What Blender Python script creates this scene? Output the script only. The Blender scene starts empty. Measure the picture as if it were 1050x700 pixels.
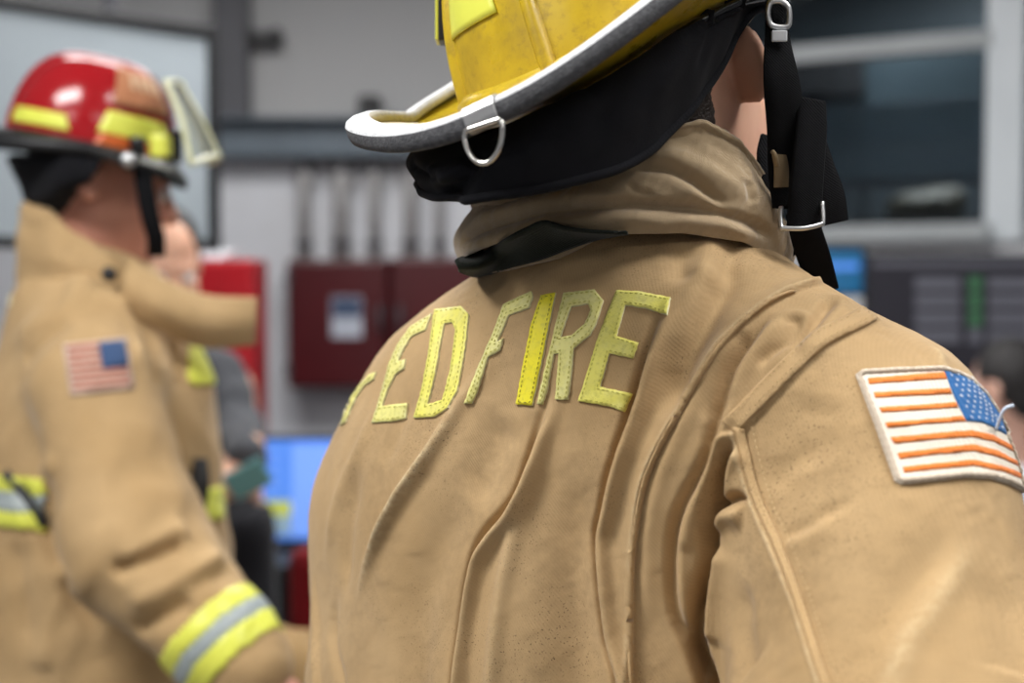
import bpy, bmesh, math, random
import numpy as np
from mathutils import Vector, Matrix
from mathutils.bvhtree import BVHTree

random.seed(7); np.random.seed(7)
S = bpy.context.scene
COL = S.collection
PI = math.pi

# ------------------------------------------------------------------ camera, world, lights, exposure
FPX = 1458.0
CAM_H = 1.50
PITCH = math.radians(-2.6)
cam_d = bpy.data.cameras.new('camera'); cam = bpy.data.objects.new('camera', cam_d); COL.objects.link(cam)
cam_d.sensor_width = 36; cam_d.lens = 36*FPX/1050
cam.location = (0, 0, CAM_H); cam.rotation_euler = (PI/2+PITCH, 0, 0)
cam_d.clip_start = 0.05
cam_d.dof.use_dof = True; cam_d.dof.focus_distance = 0.945; cam_d.dof.aperture_fstop = 3.6
S.camera = cam
S.view_settings.view_transform = 'Standard'; S.view_settings.look = 'None'
S.view_settings.gamma = 1; S.view_settings.use_curve_mapping = False
S.view_settings.exposure = -0.12

world = bpy.data.worlds.new('world'); S.world = world; world.use_nodes = True
world.node_tree.nodes['Background'].inputs[0].default_value = (0.55, 0.6, 0.68, 1)
world.node_tree.nodes['Background'].inputs[1].default_value = 0.05

def area_light(name, loc, target, size, power, color=(1, 1, 1)):
    d = bpy.data.lights.new(name, 'AREA'); d.shape = 'RECTANGLE'; d.size, d.size_y = size; d.energy = power; d.color = color
    o = bpy.data.objects.new(name, d); COL.objects.link(o); o.location = loc
    o.rotation_euler = (Vector(target)-Vector(loc)).to_track_quat('-Z', 'Y').to_euler()
    return o
LAMPS = [(-1.35, .5, 74), (1.15, .8, 40), (-.9, 4.1, 30), (.1, 3.4, 46), (-1.6, -1.4, 12), (1.2, -1.8, 8)]
for i, (lx, ly, lw) in enumerate(LAMPS):
    area_light('lamp_light', (lx, ly, 3.07), (lx, ly, 0), (1.19, .63), lw)


# ------------------------------------------------------------------ helpers
CP, SP = math.cos(PITCH), math.sin(PITCH)
CAM = np.array([0, 0, CAM_H])
def ray(px, py):
    x = (px-525)/FPX; z = (350-py)/FPX
    return np.array([x, CP-SP*z, SP+CP*z])
def P(px, py, d):
    return CAM+ray(px, py)*d
def V(a): return Vector((float(a[0]), float(a[1]), float(a[2])))

def tag(o, label=None, cat=None, group=None, kind=None):
    if label: o['label'] = label
    if cat: o['category'] = cat
    if group: o['group'] = group
    if kind: o['kind'] = kind
    return o
def empty(name, loc, label=None, cat=None, group=None):
    o = bpy.data.objects.new(name, None); COL.objects.link(o); o.location = V(loc); o.empty_display_size = .05
    return tag(o, label, cat, group)
def link(name, me, mats, parent=None, smooth=True):
    """verts are given in world space; the mesh is moved into the parent's space"""
    if not isinstance(mats, (list, tuple)): mats = [mats]
    for m in mats: me.materials.append(m)
    if smooth: me.polygons.foreach_set('use_smooth', [True]*len(me.polygons))
    o = bpy.data.objects.new(name, me); COL.objects.link(o)
    if parent is not None:
        o.parent = parent
        w = Vector((0, 0, 0)); q = parent
        while q is not None: w += q.location; q = q.parent
        me.transform(Matrix.Translation(-w))
    return o
def from_np(name, v, f, mats, parent=None, smooth=True):
    me = bpy.data.meshes.new(name)
    v = np.asarray(v, float)
    if isinstance(f, np.ndarray) and f.ndim == 2:
        k = f.shape[1]; n = len(f)
        me.vertices.add(len(v)); me.vertices.foreach_set('co', v.ravel())
        me.loops.add(n*k); me.loops.foreach_set('vertex_index', f.astype(np.int32).ravel())
        me.polygons.add(n); me.polygons.foreach_set('loop_start', np.arange(0, n*k, k, dtype=np.int32))
        me.update(calc_edges=True)
    else:
        me.from_pydata([tuple(map(float, p)) for p in v], [], [tuple(map(int, q)) for q in f])
    return link(name, me, mats, parent, smooth)
def from_bm(name, bm, mats, parent=None, smooth=False):
    bmesh.ops.recalc_face_normals(bm, faces=bm.faces[:])
    me = bpy.data.meshes.new(name); bm.to_mesh(me); bm.free()
    return link(name, me, mats, parent, smooth)

def bm_box(bm, c, s, M=None, bevel=0.0, mi=0):
    """box centred c with full sizes s; M an optional 3x3 rotation"""
    r = bmesh.ops.create_cube(bm, size=1)
    vs = r['verts']
    for v in vs: v.co = Vector((v.co.x*s[0], v.co.y*s[1], v.co.z*s[2]))
    es = list({e for v in vs for e in v.link_edges})
    if bevel:
        rr = bmesh.ops.bevel(bm, geom=es, offset=bevel, segments=2, affect='EDGES', profile=.5)
        vs = list({v for f in rr['faces'] for v in f.verts} | {v for v in vs if v.is_valid})
        seen = set(); st = list(vs)
        while st:
            v = st.pop()
            if v in seen: continue
            seen.add(v); st += [e.other_vert(v) for e in v.link_edges]
        vs = list(seen)
    for v in vs:
        v.co = (M @ v.co if M else v.co)+Vector(tuple(map(float, c)))
    if mi:
        for f in {f for v in vs for f in v.link_faces}: f.material_index = mi
    return vs
def box(name, c, s, mat, parent=None, bevel=0.003, M=None):
    bm = bmesh.new(); bm_box(bm, c, s, M, bevel); return from_bm(name, bm, mat, parent)
def frame_of(t):
    t = Vector(t).normalized(); a = Vector((0, 0, 1)) if abs(t.z) < .9 else Vector((1, 0, 0))
    u = t.cross(a).normalized(); return u, u.cross(t).normalized()
def smooth_path(pts, n):
    """Catmull-Rom through pts (k,d) -> n samples"""
    p = np.asarray(pts, float); k = len(p)
    q = np.vstack([2*p[0]-p[1], p, 2*p[-1]-p[-2]])
    t = np.linspace(0, k-1-1e-9, n); i = t.astype(int); u = (t-i)[:, None]
    a, b, c, d = q[i], q[i+1], q[i+2], q[i+3]
    return .5*(2*b+(c-a)*u+(2*a-5*b+4*c-d)*u*u+(3*b-a-3*c+d)*u**3)
def bm_tube(bm, pts, r, seg=10, closed=False, caps=True):
    pts = [V(p) for p in pts]; n = len(pts)
    rs = r if hasattr(r, '__len__') else [r]*n
    rings = []; u = None
    for i in range(n):
        t = (pts[(i+1) % n]-pts[i-1]) if closed else (pts[min(i+1, n-1)]-pts[max(i-1, 0)])
        t.normalize()
        if u is None: u, _ = frame_of(t)
        else: u = (u-t*u.dot(t)).normalized()
        w = t.cross(u)
        rings.append([bm.verts.new(pts[i]+(u*math.cos(2*PI*j/seg)+w*math.sin(2*PI*j/seg))*rs[i]) for j in range(seg)])
    m = n if closed else n-1
    for i in range(m):
        A, B = rings[i], rings[(i+1) % n]
        for j in range(seg): bm.faces.new((A[j], A[(j+1) % seg], B[(j+1) % seg], B[j]))
    if not closed and caps: bm.faces.new(rings[0][::-1]); bm.faces.new(rings[-1])
def tube(name, pts, r, mat, parent=None, seg=10, closed=False):
    bm = bmesh.new(); bm_tube(bm, pts, r, seg, closed); return from_bm(name, bm, mat, parent, True)
def ribbon(name, pts, wid, nrm, width, thick, mat, parent=None, n=40):
    """a strap: centre line pts, per-point width direction wid, rounded flat section"""
    p = smooth_path(pts, n); w = smooth_path(wid, n); ww = smooth_path([[x] for x in (width if hasattr(width, '__len__') else [width]*len(pts))], n)[:, 0]
    bm = bmesh.new(); rings = []
    for i in range(n):
        t = V(p[min(i+1, n-1)]-p[max(i-1, 0)]).normalized(); a = V(w[i]); a = (a-t*a.dot(t)).normalized(); b = t.cross(a)
        h = ww[i]/2; th = thick/2; c = V(p[i])
        sec = [(-h, 0), (-h+th*.6, th), (-h*.3, th*1.15), (h*.3, th*1.15), (h-th*.6, th), (h, 0), (h-th*.6, -th), (h*.3, -th*1.15), (-h*.3, -th*1.15), (-h+th*.6, -th)]
        rings.append([bm.verts.new(c+a*x+b*y) for x, y in sec])
    k = len(rings[0])
    for i in range(n-1):
        for j in range(k): bm.faces.new((rings[i][j], rings[i][(j+1) % k], rings[i+1][(j+1) % k], rings[i+1][j]))
    bm.faces.new(rings[0][::-1]); bm.faces.new(rings[-1])
    return from_bm(name, bm, mat, parent, True)

# ------------------------------------------------------------------ signed distance modelling
def smin(a, b, k):
    h = np.clip(.5+.5*(b-a)/k, 0, 1); return b+(a-b)*h-k*h*(1-h)
def smax(a, b, k): return -smin(-a, -b, k)
def caps(p, a, b, ra, rb):
    a = np.asarray(a, float); b = np.asarray(b, float); ba = b-a
    h = np.clip(((p-a)@ba)/(ba@ba), 0, 1)
    w = p-a-h[..., None]*ba; return np.sqrt(np.einsum('...i,...i', w, w))-(ra+(rb-ra)*h)
def ell(p, c, r, R=None):
    q = p-np.asarray(c, float)
    if R is not None: q = q@np.asarray(R).T
    r = np.asarray(r, float); k = np.linalg.norm(q/r, axis=-1); k2 = np.linalg.norm(q/(r*r), axis=-1)
    return k*(k-1)/np.maximum(k2, 1e-9)
def grid_axis(lo, hi, coarse, fine=None):
    """coordinates lo..hi at step coarse, finer inside fine = (a, b, step)"""
    if fine is None: return np.linspace(lo, hi, max(2, int((hi-lo)/coarse)+1))
    a, b, s = fine; a = max(a, lo); b = min(b, hi); L = [np.linspace(a, b, int((b-a)/s)+1)]
    if a-lo > 1e-6: L.insert(0, np.linspace(lo, a, int((a-lo)/coarse)+2)[:-1])
    if hi-b > 1e-6: L.append(np.linspace(b, hi, int((hi-b)/coarse)+2)[1:])
    return np.concatenate(L)
def nets(sdf, X, Y, Z, relax=2):
    """naive surface nets on a rectilinear grid"""
    nx, ny, nz = len(X), len(Y), len(Z)
    D = np.empty((nx, ny, nz))
    for i0 in range(0, nx, 16):
        g = np.stack(np.meshgrid(X[i0:i0+16], Y, Z, indexing='ij'), -1)
        D[i0:i0+16] = sdf(g.reshape(-1, 3)).reshape(g.shape[:3])
    D[0] = D[-1] = 1; D[:, 0] = D[:, -1] = 1; D[:, :, 0] = D[:, :, -1] = 1
    ins = D < 0
    cnt = np.zeros((nx-1, ny-1, nz-1), int)
    for a in (0, 1):
        for b in (0, 1):
            for c in (0, 1): cnt += ins[a:nx-1+a, b:ny-1+b, c:nz-1+c]
    act = (cnt > 0) & (cnt < 8)
    idx = -np.ones(act.shape, int); I, J, K = np.nonzero(act); n = len(I); idx[I, J, K] = np.arange(n)
    acc = np.zeros((n, 3)); num = np.zeros(n)
    C = [(a, b, c) for a in (0, 1) for b in (0, 1) for c in (0, 1)]
    for p in range(8):
        for q in range(p+1, 8):
            if sum(abs(C[p][t]-C[q][t]) for t in range(3)) != 1: continue
            d0 = D[I+C[p][0], J+C[p][1], K+C[p][2]]; d1 = D[I+C[q][0], J+C[q][1], K+C[q][2]]
            m = (d0 < 0) != (d1 < 0); t = np.where(m, d0/np.where(m, d0-d1, 1), 0)
            p0 = np.stack([X[I+C[p][0]], Y[J+C[p][1]], Z[K+C[p][2]]], -1); p1 = np.stack([X[I+C[q][0]], Y[J+C[q][1]], Z[K+C[q][2]]], -1)
            acc += np.where(m[:, None], p0+(p1-p0)*t[:, None], 0); num += m
    v = acc/num[:, None]
    F = []
    for ax in range(3):
        sl0 = [slice(1, -1)]*3; sl0[ax] = slice(0, -1); sl1 = list(sl0); sl1[ax] = slice(1, None)
        a0 = ins[tuple(sl0)]; a1 = ins[tuple(sl1)]
        i, j, k = np.nonzero(a0 != a1); fl = a0[i, j, k]
        g = [i, j, k]; o = [1, 1, 1]; o[ax] = 0; g = [g[t]+o[t] for t in range(3)]
        u, w = [(1, 2), (2, 0), (0, 1)][ax]
        def at(du, dw):
            h = [x.copy() for x in g]; h[u] -= du; h[w] -= dw; return idx[h[0], h[1], h[2]]
        q = np.stack([at(1, 1), at(0, 1), at(0, 0), at(1, 0)], -1)
        q[~fl] = q[~fl][:, ::-1]; F.append(q)
    f = np.vstack(F); f = f[(f >= 0).all(1)]
    for _ in range(relax):
        v = v+.5*(laplace(v, f)-v)
        v = snap(v, sdf)
    return v, f
def laplace(v, f):
    s = np.zeros_like(v); c = np.zeros(len(v))
    for k in range(4):
        a, b = f[:, k], f[:, (k+1) % 4]
        for t in range(3):
            s[:, t] += np.bincount(a, v[b, t], len(v))+np.bincount(b, v[a, t], len(v))
        c += np.bincount(a, minlength=len(v))+np.bincount(b, minlength=len(v))
    return s/np.maximum(c, 1)[:, None]
def grad(v, sdf, e=1e-3):
    g = np.stack([sdf(v+np.eye(3)[i]*e)-sdf(v-np.eye(3)[i]*e) for i in range(3)], -1)/(2*e)
    return g
def snap(v, sdf):
    g = grad(v, sdf); d = sdf(v); m = (g*g).sum(1)
    return v-np.clip(d/np.maximum(m, .05), -.01, .01)[:, None]*g
def subdiv(v, f, sel=None):
    """split quads in four (all, or only sel)"""
    if sel is None: sel = np.ones(len(f), bool)
    q = f[sel]; e = np.concatenate([q[:, [k, (k+1) % 4]] for k in range(4)]); es = np.sort(e, 1)
    key = es[:, 0].astype(np.int64)*len(v)+es[:, 1]; uk, inv = np.unique(key, return_inverse=True)
    a = uk//len(v); b = uk % len(v); mid = (v[a]+v[b])/2; n0 = len(v); m = len(q)
    cen = v[q].mean(1); E = [n0+inv[k*m:(k+1)*m] for k in range(4)]; c = n0+len(uk)+np.arange(m)
    nf = np.concatenate([np.stack([q[:, k], E[k], c, E[k-1]], -1) for k in range(4)])
    return np.vstack([v, mid, cen]), np.vstack([f[~sel], nf]) if (~sel).any() else nf
def normals(v, f):
    n = np.cross(v[f[:, 2]]-v[f[:, 0]], v[f[:, 3]]-v[f[:, 1]]); out = np.zeros_like(v)
    for k in range(4):
        for t in range(3): out[:, t] += np.bincount(f[:, k], n[:, t], len(v))
    return out/np.maximum(np.linalg.norm(out, axis=1), 1e-12)[:, None]
def bvh_of(v, f): return BVHTree.FromPolygons(v.tolist(), f.tolist())
def cast(bvh, px, py):
    d = V(ray(px, py)).normalized(); loc, n, i, t = bvh.ray_cast(V(CAM), d)
    return (np.array(loc), np.array(n)) if loc is not None else (None, None)
def poly_dist(v, Q):
    """distance to a 3-D polyline, arc parameter 0..1, and the vector from the line"""
    best = np.full(len(v), 1e9); par = np.zeros(len(v)); vec = np.zeros_like(v); tan = np.zeros_like(v)
    L = np.linalg.norm(np.diff(Q, axis=0), axis=1); cum = np.concatenate([[0], np.cumsum(L)])
    for i in range(len(Q)-1):
        ba = Q[i+1]-Q[i]; h = np.clip(((v-Q[i])@ba)/max(ba@ba, 1e-12), 0, 1); w = v-Q[i]-h[:, None]*ba
        d = np.linalg.norm(w, axis=1); m = d < best
        best[m] = d[m]; par[m] = (cum[i]+h[m]*L[i])/cum[-1]; vec[m] = w[m]; tan[m] = ba/max(L[i], 1e-9)
    return best, par, vec, tan
def sculpt(v, n, bvh, strokes, scale=.001):
    """fold strokes drawn on the cloth: dict(p=points, w=width mm, a=height mm, k=profile)"""
    off = np.zeros(len(v)); wear_highlight = np.zeros(len(v))
    for s in strokes:
        Q = [cast(bvh, *q)[0] for q in smooth_path(s['p'], max(6, 4*len(s['p'])))]
        Q = np.array([q for q in Q if q is not None])
        if len(Q) < 3: continue
        w = s['w']*scale; lim = 4*w
        m = ((v > Q.min(0)-lim) & (v < Q.max(0)+lim)).all(1); ii = np.nonzero(m)[0]
        if len(ii) == 0: continue
        d, t, vec, tan = poly_dist(v[ii], Q)
        e0, e1 = s.get('e', (.15, .15))
        end = (np.clip(t/e0, 0, 1) if e0 else 1.)*(np.clip((1-t)/e1, 0, 1) if e1 else 1.); end = end*end*(3-2*end)
        side = np.sign((np.cross(tan, n[ii])*vec).sum(1)); x = side*d/w
        k = s.get('k', 'ridge')
        if k == 'ridge': g = np.exp(-x*x)
        elif k == 'sharp': g = np.exp(-np.abs(x)*1.6)
        elif k == 'step':     # high on the + side (right of the stroke's direction), fading
            g = np.where(x >= 0, np.exp(-(x/2.2)**2), np.exp(-(x/.45)**2))
        elif k == 'fold':     # rolled edge: bulge on + side, groove on - side
            g = np.where(x >= 0, 1, .0)*0+np.exp(-((x-.55)/.6)**2)-.8*np.exp(-((x+.35)/.35)**2)
        off[ii] += s['a']*scale*g*end
        if s.get('wear_highlight'): wear_highlight[ii] = np.maximum(wear_highlight[ii], s['wear_highlight']*np.exp(-(x*1.5)**2)*end)  # worn cloth along the stroke, with the fold's highlight put into the colour
    return off, wear_highlight

# ------------------------------------------------------------------ materials
def mat(name, color, rough=.6, metal=0., spec=.5, sheen=0., alpha=None, emit=None, trans=0., ior=1.45):
    m = bpy.data.materials.new(name); m.use_nodes = True; b = m.node_tree.nodes['Principled BSDF']
    b.inputs['Base Color'].default_value = (*color, 1); b.inputs['Roughness'].default_value = rough
    b.inputs['Metallic'].default_value = metal; b.inputs['Specular IOR Level'].default_value = spec
    b.inputs['Sheen Weight'].default_value = sheen; b.inputs['Sheen Roughness'].default_value = .4
    b.inputs['Transmission Weight'].default_value = trans; b.inputs['IOR'].default_value = ior
    if emit: b.inputs['Emission Color'].default_value = (*emit[0], 1); b.inputs['Emission Strength'].default_value = emit[1]
    return m
class NT:
    def __init__(s, m): s.t = m.node_tree; s.b = s.t.nodes['Principled BSDF']; s.tc = s.t.nodes.new('ShaderNodeTexCoord')
    def n(s, typ, **kw):
        x = s.t.nodes.new('ShaderNode'+typ)
        for k, v in kw.items(): setattr(x, k, v)
        return x
    def l(s, a, b): s.t.links.new(a, b)
    def noise(s, scale, detail=3, rough=.55, vec=None):
        x = s.n('TexNoise'); x.inputs['Scale'].default_value = scale; x.inputs['Detail'].default_value = detail; x.inputs['Roughness'].default_value = rough
        s.l(vec or s.tc.outputs['Object'], x.inputs['Vector']); return x.outputs['Fac']
    def ramp(s, fac, a, b, ca=(0, 0, 0), cb=(1, 1, 1)):
        x = s.n('ValToRGB'); e = x.color_ramp.elements; e[0].position, e[1].position = a, b; e[0].color = (*ca, 1); e[1].color = (*cb, 1)
        s.l(fac, x.inputs[0]); return x.outputs[0]
    def mix(s, fac, a, b, blend='MIX'):
        x = s.n('Mix', data_type='RGBA', blend_type=blend)
        for k, v in ((0, fac), (6, a), (7, b)):
            if isinstance(v, (int, float)): x.inputs[k].default_value = v
            elif isinstance(v, tuple): x.inputs[k].default_value = (*v, 1)
            else: s.l(v, x.inputs[k])
        return x.outputs[2]
    def mul(s, a, b):
        x = s.n('Math', operation='MULTIPLY')
        for k, v in ((0, a), (1, b)):
            if isinstance(v, (int, float)): x.inputs[k].default_value = v
            else: s.l(v, x.inputs[k])
        return x.outputs[0]
    def color(s, c): s.l(c, s.b.inputs['Base Color'])
    def bump(s, h, strength, dist):
        x = s.n('Bump'); x.inputs['Strength'].default_value = strength; x.inputs['Distance'].default_value = dist
        s.l(h, x.inputs['Height']); s.l(x.outputs[0], s.b.inputs['Normal']); return x
def wave(k, scale, dist=0., vec=None, dirn='DIAGONAL'):
    x = k.n('TexWave', bands_direction=dirn); x.inputs['Scale'].default_value = scale; x.inputs['Distortion'].default_value = dist
    x.inputs['Detail'].default_value = 1; k.l(vec or k.tc.outputs['Object'], x.inputs['Vector']); return x.outputs['Fac']
def cloth(name, ca, cb, weave=300, wstr=.16, specks=0., wear_highlight=False, rough=.85, sheen=.15):
    m = mat(name, ca, rough, sheen=sheen, spec=.25); k = NT(m)
    c = k.mix(k.ramp(k.noise(9, 5), .35, .68), ca, cb)
    c = k.mix(k.mul(k.ramp(k.noise(55, 4, .7), .35, .75), .45), c, tuple(x*.80 for x in ca))
    if wear_highlight:
        a = k.n('Attribute', attribute_name='wear_highlight'); fz = k.ramp(k.noise(220, 2), .25, .7)
        c = k.mix(k.mul(a.outputs['Fac'], fz), c, (.74, .60, .37))  # lighter ridges: worn threads plus fold highlights painted into the colour
        a2 = k.n('Attribute', attribute_name='grime'); c = k.mix(k.mul(a2.outputs['Fac'], k.ramp(k.noise(130, 5, .7), .3, .7)), c, (.17, .11, .055))
    if specks:
        sp = k.ramp(k.noise(850, 1, .4), .65, .70); area = k.ramp(k.noise(14, 3), .46, .66)
        c = k.mix(k.mul(k.mul(sp, area), specks), c, (.05, .03, .015))
    # the weave itself: warp floats lighter than the weft between them
    mp = k.n('Mapping'); mp.inputs['Scale'].default_value = (1, -1, 1); k.l(k.tc.outputs['Object'], mp.inputs['Vector']); w = wave(k, weave*.75, .6, mp.outputs[0])
    c = k.mix(k.mul(w, .08), c, tuple(x*.55 for x in cb)); k.color(c)
    ad = k.n('Math', operation='ADD'); k.l(k.mul(w, .45), ad.inputs[0]); k.l(k.mul(k.noise(600, 2), 1.1), ad.inputs[1])
    k.bump(ad.outputs[0], wstr, .0008)
    return m
M = {}
M['coat'] = cloth('tan_twill', (.50, .336, .168), (.42, .273, .127), specks=.85, wear_highlight=True)
M['collar'] = cloth('tan_collar_fleece', (.47, .345, .210), (.40, .29, .165), weave=1100, wstr=.5, specks=.25, sheen=.5)
M['thread'] = mat('tan_thread', (.52, .37, .18), .8)
M['thread_dark'] = mat('olive_thread', (.34, .30, .03), .8)
M['thread_olive'] = mat('light_olive_thread', (.46, .42, .07), .8)
M['lining'] = cloth('dark_green_lining', (.016, .019, .014), (.028, .032, .024), weave=300, wstr=.5)
def lime(name, c, faded):
    m = mat(name, c, .55, sheen=.1); k = NT(m)
    q = k.mix(k.ramp(k.noise(40, 5, .7), .45, .75), c, faded); q = k.mix(k.mul(k.ramp(k.noise(300, 2), .5, .75), .35), q, (.30, .27, .04)); k.color(q)
    k.bump(k.noise(700, 2), .3, .0006); return m
M['lime'] = lime('lime_cloth', (.78, .72, .14), (.72, .67, .22))
M['lime_pale'] = lime('faded_lime_cloth', (.74, .69, .23), (.70, .66, .34))
M['lime_bright'] = lime('bright_yellow_cloth', (.88, .77, .02), (.84, .74, .06))
M['fray'] = mat('pale_frayed_edge', (.72, .68, .42), .9)
M['patch_white'] = cloth('cream_embroidery', (.88, .81, .69), (.82, .73, .59), weave=560, wstr=.5)
M['patch_border'] = cloth('beige_merrow_edge', (.64, .53, .41), (.57, .47, .36), weave=420, wstr=.8)
M['patch_orange'] = cloth('orange_embroidery', (.86, .26, .055), (.80, .20, .035), weave=560, wstr=.6)
M['patch_blue'] = cloth('blue_embroidery', (.030, .13, .36), (.045, .19, .45), weave=520, wstr=.7)
M['star'] = mat('white_star_thread', (.58, .65, .76), .8)
def skin(name, c, c2):
    m = mat(name, c, .5, spec=.35); k = NT(m); m.node_tree.nodes['Principled BSDF'].inputs['Subsurface Weight'].default_value = .12
    m.node_tree.nodes['Principled BSDF'].inputs['Subsurface Radius'].default_value = (.01, .004, .002)
    k.color(k.mix(k.ramp(k.noise(25, 4), .35, .7), c, c2)); k.bump(k.noise(900, 2), .12, .0005); return m
M['skin'] = skin('light_skin', (.74, .43, .30), (.66, .35, .235))
M['skin_ruddy'] = skin('ruddy_skin', (.60, .29, .21), (.52, .23, .16))
M['skin_pale'] = skin('pale_skin', (.66, .40, .31), (.60, .34, .25))
M['eye_white'] = mat('eye_white', (.8, .78, .75), .25)
def hairm(name, c):
    m = mat(name, c, .55); k = NT(m); k.bump(k.noise(500, 2), .8, .002); return m
M['hair'] = hairm('dark_brown_hair', (.035, .022, .015))
M['hair_black'] = hairm('black_hair', (.012, .010, .010))
m = mat('yellow_helmet_shell', (.78, .47, .012), .28, spec=.5); k = NT(m)
q = k.mix(k.ramp(k.noise(14, 6, .65), .42, .66), (.52, .365, .016), (.33, .22, .012))
q = k.mix(k.mul(k.ramp(k.noise(120, 4, .7), .52, .72), .6), q, (.26, .17, .025)); k.color(q)
r = k.ramp(k.noise(30, 4), .3, .7, (.22,)*3, (.45,)*3); k.l(r, k.b.inputs['Roughness']); M['shell'] = m
m = mat('white_edge_trim', (.74, .75, .76), .6); k = NT(m)
k.color(k.mix(k.mul(k.ramp(k.noise(160, 5, .7), .45, .75), .7), (.76, .77, .78), (.42, .42, .43))); k.bump(k.noise(500, 3), .8, .002); M['trim'] = m
m = mat('grey_edge_rubber', (.17, .17, .175), .75); k = NT(m)
k.color(k.mix(k.mul(k.ramp(k.noise(260, 4, .7), .4, .75), .6), (.055, .055, .06), (.16, .16, .165))); k.bump(k.noise(600, 3), .8, .0015); M['trim_grey'] = m
M['lime_tape'] = mat('lime_reflective_tape', (.70, .72, .10), .35)
M['silver_tape'] = mat('silver_reflective_tape', (.33, .37, .37), .45)
M['steel'] = mat('polished_steel', (.72, .70, .66), .22, 1.)
M['steel_dull'] = mat('brushed_steel', (.60, .60, .60), .4, 1.)
M['flap'] = cloth('black_flap_cloth', (.0105, .0105, .0125), (.015, .015, .018), weave=560, wstr=.4, rough=.95, sheen=.02)
M['webbing'] = cloth('black_webbing', (.006, .006, .007), (.009, .009, .010), weave=500, wstr=.9, rough=.9, sheen=.0)
for q_ in ('webbing', 'flap'): M[q_].node_tree.nodes['Principled BSDF'].inputs['Specular IOR Level'].default_value = .12
M['tan_web'] = cloth('tan_webbing', (.30, .22, .12), (.26, .18, .10), weave=560)
M['black'] = mat('black_plastic', (.012, .012, .013), .45)
M['black_gloss'] = mat('gloss_black', (.010, .010, .011), .25)
M['white_plastic'] = mat('white_plastic', (.75, .77, .80), .5)
m = mat('red_helmet_shell', (.33, .009, .013), .16, spec=.6); M['red_shell'] = m
M['orange_tape'] = mat('orange_tape', (.55, .11, .02), .4)
M['leather'] = cloth('tan_orange_leather', (.50, .22, .11), (.44, .18, .09), weave=200)
M['leather_mark'] = mat('faded_cream_paint', (.62, .42, .26), .7)
M['visor'] = mat('clear_yellowed_visor', (.95, .95, .86), .08, trans=1., ior=1.2)
M['visor_edge'] = mat('yellow_visor_edge', (.60, .60, .36), .35)
def paint(name, a, b, rough=.6, scale=4, bump=.1):
    m = mat(name, a, rough); k = NT(m); k.color(k.mix(k.ramp(k.noise(scale, 4), .35, .7), a, b)); k.bump(k.noise(90, 3), bump, .002); return m
m = mat('wall_darker_above', (.7, .7, .72), .75); k = NT(m)
sx = k.n('SeparateXYZ'); k.l(k.tc.outputs['Object'], sx.inputs[0])
gt = k.n('Math', operation='GREATER_THAN'); k.l(sx.outputs['Z'], gt.inputs[0]); gt.inputs[1].default_value = 2.06  # the wall colour turns darker above this height
q = k.mix(gt.outputs[0], (.60, .61, .645), (.38, .38, .385)); k.color(k.mix(k.mul(k.ramp(k.noise(5, 4), .4, .75), .25), q, (.42, .41, .40))); M['wall'] = m
M['wall_plain'] = paint('grey_white_wall_paint', (.55, .56, .58), (.5, .5, .52))
M['ceiling'] = paint('ceiling_tile', (.62, .62, .62), (.55, .55, .55))
M['floor'] = paint('grey_epoxy_floor', (.20, .20, .205), (.15, .15, .155), .35)
M['white_trim'] = paint('white_gloss_paint', (.62, .66, .69), (.57, .61, .64), .4)
M['beam'] = paint('blue_grey_steel_paint', (.12, .15, .18), (.095, .12, .145), .5)
M['pipe'] = paint('grey_conduit', (.32, .31, .31), (.25, .24, .24), .5, 9)
M['column'] = paint('dark_grey_steel', (.075, .075, .085), (.06, .06, .07), .5)
M['red_cab'] = paint('dark_red_enamel', (.065, .002, .005), (.05, .002, .004), .4)
M['red_bright'] = paint('bright_red_enamel', (.36, .006, .012), (.30, .005, .010), .4)
M['label_blue'] = mat('blue_label', (.045, .07, .13), .5)
M['label_white'] = mat('white_label', (.42, .45, .52), .5)
M['board'] = paint('whiteboard', (.29, .325, .35), (.275, .31, .335), .3)
M['glass'] = mat('dark_window_glass', (.55, .62, .66), .03, trans=1., ior=1.3)
M['rail'] = paint('grey_white_rail_paint', (.36, .38, .39), (.32, .34, .35), .5)
M['flag2_white'] = cloth('dulled_cream_embroidery', (.60, .45, .36), (.56, .41, .32), weave=560)
M['flag2_blue'] = cloth('dulled_blue_embroidery', (.045, .085, .18), (.055, .095, .20), weave=560)
M['flag2_red'] = cloth('faded_red_embroidery', (.50, .20, .15), (.45, .18, .13), weave=560)
M['inner_dark'] = paint('dark_blue_grey_wall', (.030, .042, .050), (.022, .032, .040))
M['inner_teal'] = paint('teal_grey_panel', (.12, .17, .20), (.10, .145, .17))
M['inner_black'] = paint('near_black_cabinet', (.012, .013, .015), (.010, .010, .012))
M['slat'] = paint('blue_grey_blind_slat', (.07, .10, .125), (.055, .08, .10))
M['olive'] = paint('olive_cloth', (.04, .034, .014), (.03, .026, .011))
M['grey_shirt'] = cloth('dark_grey_jersey', (.060, .062, .070), (.048, .050, .057), weave=560)
M['dark_cloth'] = cloth('black_trouser_cloth', (.012, .012, .015), (.016, .016, .02), weave=560)
M['white_shirt'] = cloth('white_shirt_cloth', (.62, .66, .72), (.58, .62, .68), weave=560)
M['teal'] = mat('teal_plastic', (.13, .31, .33), .4)
M['desk'] = paint('black_desk_laminate', (.02, .02, .022), (.016, .016, .018), .4)
M['red_fabric'] = cloth('red_chair_fabric', (.20, .008, .012), (.16, .006, .010))
M['glove'] = cloth('tan_coat_cloth', (.42, .27, .12), (.35, .22, .09), weave=300)
M['boot'] = mat('black_rubber', (.02, .02, .02), .5)
def screen(name, c, e): return mat(name, c, .3, emit=(c, e))
M['scr_blue'] = screen('screen_blue', (.075, .20, .60), 1.0)
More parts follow.
